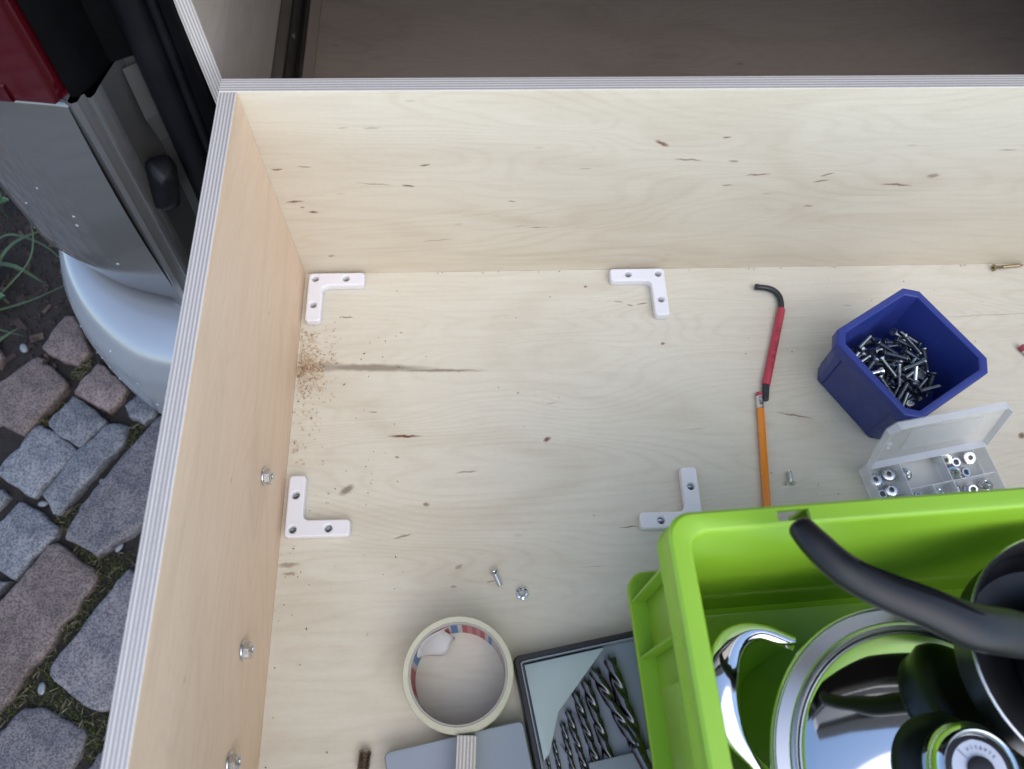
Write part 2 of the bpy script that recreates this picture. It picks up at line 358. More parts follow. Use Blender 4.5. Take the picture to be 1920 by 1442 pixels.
def circle(cx, cy, r, n=20): return [(cx+r*math.cos(2*PI*i/n), cy+r*math.sin(2*PI*i/n)) for i in range(n)]

# ================================================================== GROUND
GZ = -.62
g = obj('ground', ([(-60, -60, GZ-.034), (60, -60, GZ-.034), (60, 60, GZ-.034), (-60, 60, GZ-.034)], [[0, 1, 2, 3]]), 'soil'); tag(g, kind='structure')
# bed of the paving: a lumpy sheet of soil and sand that fills the joints
def bed_h(x, y): return GZ-.019+.006*noise.noise((x*14, y*14, 0))+.004*noise.noise((x*45, y*45, 3))
nx, ny = 200, 240; X0, X1, Y0, Y1 = -1.75, .25, -1.45, .95
V = [(X0+(X1-X0)*i/nx, Y0+(Y1-Y0)*j/ny, bed_h(X0+(X1-X0)*i/nx, Y0+(Y1-Y0)*j/ny)) for j in range(ny+1) for i in range(nx+1)]
F = [[j*(nx+1)+i, j*(nx+1)+i+1, (j+1)*(nx+1)+i+1, (j+1)*(nx+1)+i] for j in range(ny) for i in range(nx)]
pav = obj('pavement', (V, F), 'soil', smooth=60); tag(pav, kind='structure')

STONES = [
('r',[(-0.665,0.257),(-0.655,0.289),(-0.635,0.333),(-0.620,0.332),(-0.595,0.290),(-0.572,0.250),(-0.590,0.220),(-0.629,0.235)]),
('r',[(-0.772,0.135),(-0.724,0.181),(-0.672,0.235),(-0.656,0.230),(-0.653,0.220),(-0.636,0.214),(-0.603,0.181),(-0.604,0.168),(-0.616,0.143),(-0.654,0.075),(-0.705,0.100),(-0.751,0.091)]),
('r',[(-0.586,0.165),(-0.571,0.193),(-0.550,0.223),(-0.518,0.197),(-0.486,0.166),(-0.486,0.156),(-0.512,0.118),(-0.542,0.135),(-0.577,0.154)]),
('g',[(-0.619,0.094),(-0.580,0.152),(-0.544,0.127),(-0.509,0.099),(-0.511,0.090),(-0.548,0.045),(-0.582,0.065)]),
('g',[(-0.479,0.128),(-0.457,0.153),(-0.420,0.118),(-0.421,0.107),(-0.440,0.091),(-0.470,0.106)]),
('g',[(-0.685,0.021),(-0.661,0.052),(-0.637,0.095),(-0.619,0.089),(-0.584,0.065),(-0.551,0.041),(-0.554,0.029),(-0.584,-0.009),(-0.613,-0.048),(-0.625,-0.043),(-0.652,-0.024),(-0.678,-0.009),(-0.694,0.004)]),
('g',[(-0.594,-0.046),(-0.572,-0.002),(-0.550,0.042),(-0.505,0.094),(-0.469,0.090),(-0.467,0.075),(-0.473,0.047),(-0.502,0.009),(-0.548,-0.064),(-0.562,-0.082),(-0.571,-0.079),(-0.579,-0.063)]),
('b',[(-0.538,-0.115),(-0.524,-0.085),(-0.522,-0.065),(-0.489,-0.013),(-0.454,0.044),(-0.422,0.097),(-0.399,0.114),(-0.339,0.072),(-0.364,-0.009),(-0.400,-0.091),(-0.432,-0.124),(-0.446,-0.126),(-0.474,-0.154),(-0.533,-0.124)]),
('g',[(-0.673,-0.106),(-0.658,-0.089),(-0.633,-0.057),(-0.622,-0.060),(-0.590,-0.081),(-0.557,-0.105),(-0.557,-0.114),(-0.581,-0.151),(-0.610,-0.191),(-0.636,-0.180),(-0.662,-0.162)]),
('r',[(-0.671,-0.285),(-0.623,-0.234),(-0.599,-0.204),(-0.564,-0.134),(-0.552,-0.136),(-0.507,-0.169),(-0.478,-0.184),(-0.471,-0.204),(-0.480,-0.219),(-0.493,-0.233),(-0.495,-0.253),(-0.514,-0.271),(-0.520,-0.293),(-0.527,-0.315),(-0.546,-0.330),(-0.567,-0.379),(-0.583,-0.398),(-0.615,-0.432)]),
('b',[(-0.520,-0.347),(-0.510,-0.322),(-0.494,-0.302),(-0.467,-0.260),(-0.440,-0.215),(-0.419,-0.188),(-0.361,-0.228),(-0.367,-0.318),(-0.405,-0.391),(-0.417,-0.406),(-0.428,-0.408),(-0.456,-0.397),(-0.480,-0.379),(-0.506,-0.359)]),
('b',[(-0.606,-0.461),(-0.574,-0.432),(-0.552,-0.402),(-0.526,-0.402),(-0.490,-0.414),(-0.462,-0.428),(-0.443,-0.440),(-0.443,-0.460),(-0.456,-0.492),(-0.471,-0.522),(-0.531,-0.534),(-0.582,-0.515)]),
('g',[(-0.672,-0.031),(-0.657,-0.044),(-0.665,-0.062),(-0.680,-0.079),(-0.705,-0.060),(-0.690,-0.039)]),
('b',[(-0.430,-0.496),(-0.412,-0.472),(-0.385,-0.447),(-0.341,-0.478),(-0.359,-0.540),(-0.397,-0.539)]),
('g',[(-0.748,0.007),(-0.703,0.018),(-0.690,-0.003),(-0.692,-0.018),(-0.714,-0.050),(-0.762,-0.028)]),
('g',[(-0.642,-0.193),(-0.631,-0.200),(-0.618,-0.196),(-0.645,-0.233),(-0.682,-0.276),(-0.724,-0.249)]),
]
def inside(pts, x, y):
    c = False; n = len(pts)
    for i in range(n):
        (xa, ya), (xb, yb) = pts[i], pts[i-1]
        if (ya > y) != (yb > y) and x < (xb-xa)*(y-ya)/(yb-ya)+xa: c = not c
    return c
# setts that the photograph does not show go on in the same lay, under the drawer and to the left
ang = R(52)
for i in range(-13, 14):
    for j in range(-13, 14):
        u, v = i*.118+(.05 if j % 2 else 0), j*.112
        cx, cy = -.45+u*math.cos(ang)-v*math.sin(ang), -.25+u*math.sin(ang)+v*math.cos(ang)
        if not (-1.65 < cx < .1 and -1.35 < cy < .5): continue
        if cy > .22+(cx+.55)*-.25 and cx < -.6: continue
        hw, hh = random.uniform(.043, .052), random.uniform(.041, .049); q = []
        for (a, b_) in ((-1, -1), (0, -1.04), (1, -1), (1.03, 0), (1, 1), (0, 1.03), (-1, 1), (-1.04, 0)):
            a = a*hw+random.uniform(-.006, .006); b_ = b_*hh+random.uniform(-.006, .006)
            q.append((cx+a*math.cos(ang)-b_*math.sin(ang), cy+a*math.sin(ang)+b_*math.cos(ang)))
        test = q+[(cx, cy)]+[(.5*(a+cx), .5*(b_+cy)) for a, b_ in q]
        if any(inside(s, x, y) for _, s in STONES for x, y in test) or any(inside(q, x, y) for _, s in STONES for x, y in s): continue
        # keep clear of the joints that show
        if -.76 < cx < -.33 and -.56 < cy < .33: continue
        STONES.append((random.choice('gggbr'), q))
for si, (kd, pts) in enumerate(STONES):
    seen = si < 16
    cx = sum(p[0] for p in pts)/len(pts); cy = sum(p[1] for p in pts)/len(pts)
    area = sum(pts[i-1][0]*pts[i][1]-pts[i][0]*pts[i-1][1] for i in range(len(pts)))
    if area < 0: pts = pts[::-1]
    per = []
    n = 44 if seen else 16
    L_ = [math.dist(pts[i], pts[(i+1) % len(pts)]) for i in range(len(pts))]; tot = sum(L_)
    for k in range(n):
        d = tot*k/n; i = 0
        while d > L_[i]: d -= L_[i]; i += 1
        a, b_ = pts[i], pts[(i+1) % len(pts)]; t = d/L_[i]
        x, y = a[0]+(b_[0]-a[0])*t, a[1]+(b_[1]-a[1])*t
        nv = noise.noise_vector((x*55, y*55, si*3.))*.0036+noise.noise_vector((x*170, y*170, si*3.))*.0018
        x, y = cx+(x-cx)*(1.02 if si in (3, 5, 6) else 1.045), cy+(y-cy)*(1.02 if si in (3, 5, 6) else 1.045)
        per.append((x+nv.x-cx, y+nv.y-cy))
    lift = random.uniform(-.004, .004) if seen else random.uniform(-.008, .002)
    rad = math.sqrt(abs(area)/2/PI)
    tx, ty = random.uniform(-.04, .04), random.uniform(-.04, .04)
    rings = []
    for ins, dz in ((-.002, -.07), (0, -.022), (.0004, -.0075), (.0018, -.0030), (.0050, -.0008), (.014, .0002), (.030, .0008), (.048, .0010)):
        k = max(.04, 1-ins/rad); ring = []
        for (x, y) in per:
            px, py = x*k, y*k
            w = 1. if dz > -.006 else .3
            h = w*(.0022*noise.noise(((px+cx)*55, (py+cy)*55, si))+.0011*noise.noise(((px+cx)*160, (py+cy)*160, si)))
            ring.append((px, py, dz+h+(px*tx+py*ty if dz > -.05 else 0)))
        rings.append(ring)
        if k <= .05: break
    obj('cobblestone', loft(rings, True, True, True), 'stone_'+kd, pav, smooth=70, loc=(cx, cy, GZ+lift))

def on_stone(x, y, mrg=0.):
    for _, s in STONES:
        cx_ = sum(p[0] for p in s)/len(s); cy_ = sum(p[1] for p in s)/len(s)
        if (x-cx_)**2+(y-cy_)**2 > .03: continue
        if inside(s, x, y): return True
    return False
# crumbs of soil, bark and stone in the joints and in the flower bed
def crumb(p, s, fl=.6):
    q = Matrix.Rotation(random.uniform(0, 6.3), 3, Vector((random.gauss(0, 1), random.gauss(0, 1), random.gauss(0, 1)+.01)).normalized())
    vs = [(1, 0, 0), (-1, 0, 0), (0, 1, 0), (0, -1, 0), (0, 0, 1), (0, 0, -1)]
    vs = [q @ Vector((a*s*random.uniform(.6, 1.3), b_*s*random.uniform(.5, 1.), c*s*fl*random.uniform(.6, 1.2))) for a, b_, c in vs]
    return [tuple(Vector(p)+w) for w in vs], [[0,2,4],[2,1,4],[1,3,4],[3,0,4],[2,0,5],[1,2,5],[3,1,5],[0,3,5]]
soil_b, bark_b, chip_b = [], [], []
for k in range(9000):
    x, y = random.uniform(-.95, -.30), random.uniform(-.62, .75)
    bed = y > .16-(x+.6)*.9 and x < -.5
    if not bed and random.random() < .35: continue
    if on_stone(x, y): continue
    s = random.uniform(.0012, .0042)*(1.4 if bed else .8)
    z = bed_h(x, y)+s*.2
    (bark_b if (bed and random.random() < .22) else soil_b).append(crumb((x, y, z), s))
for k in range(300):
    x, y = random.uniform(-.95, -.52), random.uniform(.2, .7)
    if on_stone(x, y): continue
    a = random.uniform(0, 3.1); l = random.uniform(.003, .013)*random.uniform(.6, 1.2); w = l*random.uniform(.18, .6)
    (vb, fb) = box(-l, l, -w, w, -.0012, .0012); mt_ = Matrix.Rotation(a, 3, 'Z') @ Matrix.Rotation(random.uniform(-.35, .35), 3, 'Y')
    chip_b.append(([tuple(mt_ @ Vector(q)+Vector((x, y, bed_h(x, y)+.004))) for q in vb], fb))
tag(obj('soil_crumbs', merge(*soil_b), 'soil'), 'dark crumbs of soil filling the joints and flower bed', 'soil', kind='stuff')
tag(obj('bark_mulch', merge(*(bark_b+chip_b[:215])), 'bark'), 'brown bark mulch lying in the flower bed beside the van', 'mulch', kind='stuff')
tag(obj('wood_chips', merge(*chip_b[215:260]), 'wood_chip'), 'pale wood chips scattered over the flower bed soil', 'wood chips', kind='stuff')
# moss and tiny grass in the joints
moss_c = [(-.544,-.084,.020),(-.56,-.10,.016),(-.506,-.156,.026),(-.48,-.175,.022),(-.454,-.194,.024),(-.44,-.17,.02),(-.475,-.235,.018),(-.495,-.262,.014),(-.507,-.285,.016),(-.519,-.335,.018),(-.537,-.37,.026),(-.51,-.385,.026),(-.483,-.397,.024),(-.46,-.412,.02),(-.449,-.438,.014),(-.424,-.438,.02),(-.41,-.425,.016),(-.43,-.47,.014),(-.575,.215,.016),(-.59,.205,.012),(-.615,.137,.016),(-.63,.10,.012),(-.457,.084,.016),(-.46,.06,.014),(-.582,-.402,.016),(-.56,-.38,.014)]
mossb, drb = [], []
for (mx_, my_, mr_) in moss_c:
    for k in range(int(9000*mr_*2)):
        a, r_ = random.uniform(0, 6.28), mr_*math.sqrt(random.random())
        x, y = mx_+r_*math.cos(a)*1.2, my_+r_*math.sin(a)*1.2
        if on_stone(x, y): continue
        z = bed_h(x, y)+.001+.009*(1-(r_/mr_)**2)*random.random(); h = random.uniform(.0015, .004); b_ = random.uniform(0, 6.28)
        dx, dy = math.cos(b_), math.sin(b_); lx, ly = random.gauss(0, .002), random.gauss(0, .002); w = .0009
        tri = ([(x-dy*w, y+dx*w, z), (x+dy*w, y-dx*w, z), (x+lx, y+ly, z+h)], [[0, 1, 2]])
        mossb.append(tri)
        if random.random() < .035:
            L2 = random.uniform(.008, .02)
            drb.append(([(x-dy*.0005, y+dx*.0005, z+.003), (x+dy*.0005, y-dx*.0005, z+.003), (x+dx*L2*.6+dy*.0005, y+dy*L2*.6, z+.008), (x+dx*L2, y+dy*L2, z+.004)], [[0, 1, 2], [0, 2, 3]]))
tag(obj('moss', merge(*mossb), 'moss'), 'yellow green moss growing in the joints of the paving', 'moss', kind='stuff')
tag(obj('dry_stalks', merge(*drb), 'dry_grass'), 'thin dry stalks tangled in the mossy joints', 'dry grass', kind='stuff')
for (x, y, s, nm) in [(-.600,-.057,.0075,'small pale pebble in the joint between the two grey setts'), (-.448,-.142,.007,'white oval pebble on the rim of the big brown sett'), (-.528,-.372,.008,'grey pebble lying in the mossy joint'), (-.498,-.019,.007,'rust brown pebble in the joint beside the long narrow sett'), (-.705,.262,.009,'grey pebble at the lower edge of the flower bed')]:
    vs, fs = lathe([(.02, -.5), (.7, -.35), (1, 0), (.75, .4), (.02, .55)], 12)
    vs = [(a*s*1.25+.0008*noise.noise((a*3+x*90, b_*3, c)), b_*s*.8, c*s*.8) for a, b_, c in vs]
    o = obj('pebble', (vs, fs), 'pebble', smooth=80, loc=(x, y, bed_h(x, y)+.006)); o.rotation_euler.z = random.uniform(0, 3); tag(o, nm, 'pebble')
# weeds at the left edge
def blade(pts, w):
    pts = crom(pts, 5); V, F = [], []
    n = len(pts)
    for i, p in enumerate(pts):
        t = (pts[min(i+1, n-1)]-pts[max(i-1, 0)]); s = Vector((-t.y, t.x, 0)); s = s.normalized() if s.length > 1e-6 else Vector((1, 0, 0))
        ww = w*(1-.85*(i/(n-1))**2)
        V += [tuple(p+s*ww), tuple(p-Vector((0, 0, ww*.5))), tuple(p-s*ww)]
    return V, [[3*i+k, 3*i+k+1, 3*i+k+4, 3*i+k+3] for i in range(n-1) for k in (0, 1)]
gz = GZ+.004
W = [([(-.80,.42,gz),(-.74,.465,gz+.05),(-.665,.515,gz+.045)], .0045, 'broad grass blade arching up to the van body'), ([(-.82,.50,gz),(-.76,.50,gz+.035),(-.69,.475,gz+.03),(-.632,.425,gz+.02)], .0028, 'thin grass blade crossing under the bumper edge'),
     ([(-.80,.455,gz),(-.73,.42,gz+.035),(-.672,.385,gz+.03)], .0048, 'flat grass blade with a cut end over the mulch'), ([(-.78,.36,gz),(-.70,.415,gz+.05),(-.685,.46,gz+.075),(-.695,.50,gz+.09)], .0022, 'upright yellow green stalk in the flower bed'),
     ([(-.80,.33,gz),(-.70,.345,gz+.022),(-.615,.385,gz+.03)], .0024, 'long runner reaching to the bumper'), ([(-.80,.31,gz),(-.74,.285,gz+.02),(-.69,.272,gz+.012)], .0022, 'short grass blade above the reddish setts'),
     ([(-.77,.235,gz),(-.73,.262,gz+.02),(-.702,.285,gz+.022)], .004, 'bright grass blade at the lower edge of the bed')]
for pts, w, lb in W: tag(obj('grass_blade', blade(pts, w*1.1), 'grass', smooth=80), lb, 'grass', 'grass blades in the flower bed')
def leaf_plant(name, loc, lb, n, size):
    t = thing(name, lb, 'weed', loc)
    obj('stem', sweep([(0, 0, -.02), (.003, .002, .02), (.004, 0, .04)], (.0012, .0012), 6), 'grass', t)
    for k in range(n):
        a = 2.4*k+.3; L2 = size*random.uniform(.7, 1.1); V, F = [], []
        for i in range(6):
            u = i/5; w = L2*.36*math.sin(PI*min(1, u*.93+.05))**.8; x = L2*u; z = .03+.02*u-.02*u*u+.004*k*.3
            for s in (-1, 0, 1): V.append((x*math.cos(a)-s*w*math.sin(a), x*math.sin(a)+s*w*math.cos(a), z+(.004 if s else 0)))
        F = [[3*i+k2, 3*i+k2+1, 3*i+k2+4, 3*i+k2+3] for i in range(5) for k2 in (0, 1)]
        obj('leaf', (V, F), 'leaf', t, smooth=80)
leaf_plant('weed', (-.800, .415, GZ), 'broad leaved dark green weed at the left edge of the bed', 6, .05)
leaf_plant('weed', (-.775, .345, GZ), 'small weed with yellowish leaves below the dark green one', 5, .035)
leaf_plant('weed', (-.815, .585, GZ), 'small weed close to the van flank at the top of the bed', 5, .03)

# ================================================================== VAN
van = thing('van', 'grey van with red tail lamp and silver bumper behind the drawer', 'van', (0, 0, 0))
VC = .525                                       # middle of the van
base = [(-.318, 1.2), (-.318, .55), (-.317, .25), (-.312, .16), (-.292, .085), (-.232, .022), (-.150, -.009)]
plan = crom([(x, y, 0) for x, y in base], 8)
nrm = []
for i, p in enumerate(plan):
    t = (plan[min(i+1, len(plan)-1)]-plan[max(i-1, 0)]).normalized(); nrm.append(Vector((t.y, -t.x, 0)) if t.y < 0 else Vector((t.y, -t.x, 0)))
nrm = [n if (n.x < 0 or n.y < 0) else -n for n in nrm]
nrm = [Vector((-abs(n.x), -abs(n.y), 0)) for n in nrm]
def lean(z): return Vector((.035*(z+.04), .02*(z+.04), 0))
def body_rows(i0, i1, rows):
    # the body swells over the bumper and runs out flush at the opening
    sw = lambda z: .024*min(1, max(0, (z+.045)/.06))
    return [[plan[i]+nrm[i]*(off+sw(z)*min(1, (ip-1-i)/12))+lean(z)+Vector((0, 0, z)) for i in range(i0, i1)] for off, z in rows]
ip = len(plan); icor = ip-22
def mirror(o, name):
    me = o.data.copy()
    for v in me.vertices: v.co.x = 2*VC-v.co.x
    me.flip_normals(); c = bpy.data.objects.new(name, me); COL.objects.link(c); c.parent = van; return c
rows = [(-.03, -.05), (-.004, -.044), (.0, -.038)]+[(.006*math.sin(PI*(z+.04)/.34), z) for z in np.linspace(-.03, .255, 12)]+[(-.001, .261), (-.014, .264)]
q = fixn(obj('quarter_panel', loft(body_rows(0, ip, rows), False, False, False), 'paint', van, smooth=50)); mirror(q, 'quarter_panel')
rows = [(.004, .262), (.004, .6), (-.01, 1.0), (-.05, 1.25)]
q = fixn(obj('side_panel', loft(body_rows(0, icor, rows), False, False, False), 'paint', van, smooth=50)); mirror(q, 'side_panel')
# tail lamp wraps round the corner above the panel
lamp = fixn(obj('tail_lamp', loft(body_rows(icor-1, ip-3, [(-.02, .266), (.007, .268), (.010, .275), (.010, .74), (.0, .76)]), False, False, False), 'lens', van, smooth=40))
brd = body_rows(ip-5, ip, [(.002, .266), (.0115, .268), (.0120, .275), (.0120, .74), (.0, .76)])
brd = [r_+[r_[-1]+Vector((.003, .006, 0)), r_[-1]+Vector((.006, .03, 0))] for r_ in brd]
fixn(obj('lamp_border', loft(brd, False, False, False), 'lens_dark', lamp, smooth=40))
fixn(obj('lamp_border', loft(body_rows(icor-1, ip-3, [(.004, .2665), (.0135, .268), (.0145, .272), (.0140, .284), (.008, .287)]), False, False, False), 'lens_dark', lamp, smooth=40))
mirror(lamp, 'tail_lamp')
# rear opening: folded lip, jamb, seal and black trim, lofted upwards
def jrow(sec, z): return [(x, y, z) for x, y in [(a+.040*(z+.04), b_+.018*(z+.04)) for a, b_ in sec]]
zs = list(np.linspace(-.06, .262, 9)); zu = list(np.linspace(.262, 1.25, 8))
lip = [(-.164, -.0015), (-.154, -.0085), (-.147, -.0125), (-.1425, -.0105), (-.1405, -.003), (-.1385, -.0015), (-.136, -.0055), (-.1325, -.0062), (-.130, -.002), (-.1275, .010)]
jamb = [(-.1275, .010), (-.121, .034), (-.116, .043), (-.098, .049), (-.078, .050)]
q = fixn(obj('door_lip', loft([jrow(lip, z) for z in zs], False, False, False), 'paint', van, smooth=50)); mirror(q, 'door_lip')
q = fixn(obj('door_jamb', loft([jrow(jamb, z) for z in zs], False, False, False), 'jamb_shaded', van, smooth=40)); mirror(q, 'door_jamb')
up_s = [(-.1515, .004), (-.148, -.006), (-.142, -.004), (-.132, .012), (-.124, .034), (-.098, .047), (-.078, .050)]
q = fixn(obj('pillar_trim', loft([jrow(up_s, z) for z in zu], False, False, False), 'trim', van, smooth=40)); mirror(q, 'pillar_trim')
# gusset in the shade-darkened paint where the jamb meets the lamp housing
obj('jamb_gusset', loft([jrow([(-.116, .033), (-.101, .044)], .256), jrow([(-.113, .027), (-.095, .041)], .205), jrow([(-.112, .034), (-.094, .0445)], .172)], False, False, False), 'jamb_shaded', van)
def vtube(x, y, ra, z0, z1, n=10, name='door_seal', mat='rubber'):
    pts = [jrow([(x, y)], z)[0] for z in np.linspace(z0, z1, n)]
    return fixn(obj(name, sweep(pts, ra, 14, up=(0, 1, 0)), mat, van, smooth=60))
for (x, y, ra) in ((-.090, .038, (.013, .011)), (-.0735, .046, (.006, .009))):
    q = vtube(x, y, ra, -.10, 1.25); mirror(q, 'door_seal')
inner = [(-.073, .046), (-.066, .038), (-.058, .040), (-.050, .056), (-.046, .10)]
q = fixn(obj('pillar_lining', loft([jrow(inner, z) for z in (-.10, .3, .7, 1.25)], False, False, False), 'trim', van, smooth=40)); mirror(q, 'pillar_lining')
# rubber buffer on the jamb
buf = obj('rubber_buffer', loft([octa(.010, .004, 0, .026), octa(.013, .004, .004, .029), octa(.013, .005, .016, .028), octa(.009, .005, .026, .022), octa(.006, .004, .028, .012)]), 'rubber', van, bevel=.002, smooth=35)
bx = Matrix((Vector((.30, -.02, 1)).normalized().cross(Vector((.62, -.78, 0)).normalized()), Vector((.30, -.02, 1)).normalized(), Vector((.62, -.78, 0)).normalized())).transposed()
bx = Matrix.Rotation(0, 3, 'Z') @ bx
buf.matrix_world = Matrix.Translation((-.1165, .024, .138)) @ bx.to_4x4()
# bumper
bfull = base+[(.0, -.014), (.25, -.016), (VC, -.017)]
bp = crom([(x, y, 0) for x, y in bfull], 8); bn = []
for i, p in enumerate(bp):
    t = (bp[min(i+1, len(bp)-1)]-bp[max(i-1, 0)]).normalized(); bn.append(Vector((-abs(t.y), -abs(t.x), 0)))
brow = [(-.03, -.060), (-.004, -.052), (.010, -.0475), (.035, -.050), (.058, -.062), (.078, -.088), (.089, -.125), (.093, -.17), (.092, -.22), (.085, -.27), (.074, -.31), (.058, -.335), (.030, -.345), (-.03, -.350)]
rings = []
for off, z in brow:
    ring = []
    for p, n in zip(bp, bn):
        k = min(1, max(0, (.20-p.y)/.2)); ring.append(p+n*(off*k*.90 if off > 0 else off)+Vector((0, 0, z)))
    ring += [Vector((2*VC-p.x, p.y, p.z)) for p in ring[-2::-1]]
    rings.append(ring)
fixn(obj('bumper', loft(rings, False, False, False), 'bumper', van, smooth=60))
obj('bumper_skirt', loft([[Vector((p.x*1.0, p.y+.02, z)) for p in (bp+[Vector((2*VC-p.x, p.y, 0)) for p in bp[-2::-1]])] for z in (-.33, -.42)], False, False, False), 'trim', van)
# rest of the van: load floor, lining, roof, unseen tailgate
obj('load_floor', box(-.30, 2*VC+.30, .02, 2.4, -.13, -.075), 'lining', van)
obj('underbody', box(-.30, 2*VC+.30, .05, 2.6, -.42, -.30), 'trim', van)
for x0, x1 in ((-.315, -.29), (2*VC+.29, 2*VC+.315)): obj('side_lining', box(x0, x1, .11, 2.4, -.075, 1.24), 'lining', van)
obj('bulkhead', box(-.30, 2*VC+.30, 2.4, 2.43, -.075, 1.24), 'lining', van)
obj('headliner', box(-.30, 2*VC+.30, .09, 2.43, 1.22, 1.24), 'lining', van)
obj('roof', box(-.30, 2*VC+.30, .03, 2.45, 1.25, 1.30), 'paint', van, bevel=.02, seg=3, smooth=40)
for s in (0, 1):
    wz = GZ+.33; cxw = -.30+.02 if not s else 2*VC+.28
    wv, wf = lathe([(.18, -.10), (.30, -.11), (.325, -.08), (.33, 0), (.325, .08), (.30, .11), (.18, .10)], 40)
    obj('wheel', ([(c+cxw+.09*(1 if not s else -1), a+.85, b_+wz) for a, b_, c in wv], wf), 'rubber', van, smooth=40)
tg = Vector((0, -.12, .99)).normalized(); tn = Vector((0, tg.z, -tg.y))  # unseen tailgate, swung up steeply so the pot lid reflects open sky
def tgp(x, d, h): return Vector((x, .04, 1.27))+Vector((0, 0, 0))+tg*d+tn*h
def slab(x0, x1, d0, d1, h0, h1):
    V = [tgp(x, d, h) for h in (h0, h1) for x, d in ((x0, d0), (x1, d0), (x1, d1), (x0, d1))]
    return [tuple(v) for v in V], [[3,2,1,0],[4,5,6,7],[0,1,5,4],[1,2,6,5],[2,3,7,6],[3,0,4,7]]
gate = obj('unseen_tailgate', merge(slab(-.20, 2*VC+.20, 0, .12, 0, .05), slab(-.20, 2*VC+.20, .55, 1.02, 0, .05), slab(-.20, -.08, .12, .55, 0, .05), slab(2*VC+.08, 2*VC+.20, .12, .55, 0, .05)), 'paint', van)
obj('unseen_gate_trim', merge(slab(-.17, 2*VC+.17, .58, .99, -.02, -.002), slab(-.17, 2*VC+.17, .02, .10, -.015, -.002)), 'lining', gate)
obj('unseen_gate_window', slab(-.08, 2*VC+.08, .12, .55, .015, .035), 'glass', gate)

from mathutils.bvhtree import BVHTree
drops = []
for on, cnt_, box_ in (('bumper', 46, ((-.34, -.05), (-.12, .06), (-.30, -.06))), ('quarter_panel', 16, ((-.36, -.17), (-.03, .10), (.0, .24)))):
    me_ = bpy.data.objects[on].data; tree = BVHTree.FromPolygons([v.co[:] for v in me_.vertices], [p.vertices[:] for p in me_.polygons])
    for k in range(cnt_):
        q_ = Vector([random.uniform(*r_) for r_ in box_]); hit = tree.find_nearest(q_)
        if hit[0] is None: continue
        n_ = hit[1] if hit[1].y < .2 else -hit[1]; rd = random.uniform(.0007, .0021)
        rot = n_.to_track_quat('Z', 'Y').to_matrix(); V, F = lathe([(1., 0), (.93, .22), (.7, .42), (.36, .54), (.02, .58)], 10)
        drops.append(([tuple(hit[0]+rot @ Vector((a*rd, b_*rd, c*rd))) for a, b_, c in V], F))
M['water'] = P('water_drop', (.75, .80, .85), .05, var=.01, alpha=.30, rvar=.02)
tag(obj('rain_drops', merge(*drops), 'water', smooth=60), 'rain drops left on the van bumper and rear panel', 'rain drops', kind='stuff')

# ================================================================== CABINET (stays in the van)
cab = thing('drawer_cabinet', 'plywood cabinet inside the van behind the pulled out drawer', 'cabinet', (0, 0, 0))
CZ0, CZ1, CY0, CY1, CX1 = -.065, .40, .05, .85, 1.093
ply_shaded = dict(light=(.47, .40, .335), dark=(.37, .305, .25))  # same plywood, tinted darker to carry the shade inside the cabinet
obj('side_panel', box(-.043, -.028, CY0, CY1, CZ0, CZ1), plywood('ply_cab_side', 'X', 'Y', z0=-.043, seed=4, auto=.6, **ply_shaded), cab, bevel=.0005, seg=1)
obj('side_panel', box(CX1-.015, CX1, CY0, CY1, CZ0, CZ1), plywood('ply_cab_side_right', 'X', 'Y', z0=CX1-.015, seed=5, auto=.6, **ply_shaded), cab, bevel=.0005, seg=1)
obj('bottom_panel', box(-.0278, CX1-.0152, CY0+.02, CY1, CZ0, CZ0+.015), plywood('ply_cab_bottom', 'Z', 'X', z0=CZ0, seed=6, auto=1., **ply_shaded), cab, bevel=.0005, seg=1)
obj('back_panel', box(-.0278, CX1-.0152, CY1-.015, CY1-.0005, CZ0+.0152, CZ1), plywood('ply_cab_back', 'Y', 'X', z0=CY1-.015, seed=7, **ply_shaded), cab)
obj('top_panel', box(-.043, CX1, CY0-.0, CY1, CZ1+.0002, CZ1+.0152), plywood('ply_cab_top', 'Z', 'X', z0=CZ1, seed=8, **ply_shaded), cab, bevel=.0005, seg=1)
def slide(x0, sgn, nm):
    # channel section fixed to the side panel, seen from above
    X = lambda a: x0+sgn*a
    def bxs(a, b_, *r): return box(min(X(a), X(b_)), max(X(a), X(b_)), *r)
    t = obj('drawer_slide', merge(bxs(0, .0015, CY0+.005, CY1-.05, .040, .116), bxs(.0015, .0120, CY0+.005, CY1-.05, .1135, .116), bxs(.0015, .0120, CY0+.005, CY1-.05, .040, .0425)), 'rail_metal', cab, bevel=.0006, seg=2)
    obj('inner_rail', merge(bxs(.0045, .0065, CY0+.02, CY1-.06, .052, .104), bxs(.0065, .0115, CY0+.02, CY1-.06, .101, .104), bxs(.0065, .0115, CY0+.02, CY1-.06, .052, .055)), 'rail_dark', t, bevel=.0005, seg=1)
    obj('ball_cage', merge(bxs(.003, .0105, CY0+.03, CY1-.1, .1055, .1120), bxs(.003, .0105, CY0+.03, CY1-.1, .044, .0505)), 'rail_dark', t)
    for y in (.13, .29, .45): obj('bolt', ([(X(.0045+c), y+a, .078+b_) for a, b_, c in lathe([(.004, 0), (.004, .003), (.0028, .004), (.001, .004)], 12)[0]], lathe([(.004, 0), (.004, .003), (.0028, .004), (.001, .004)], 12)[1]), 'rail_metal', t)
slide(-.028, 1, 'left'); slide(CX1-.015, -1, 'right')

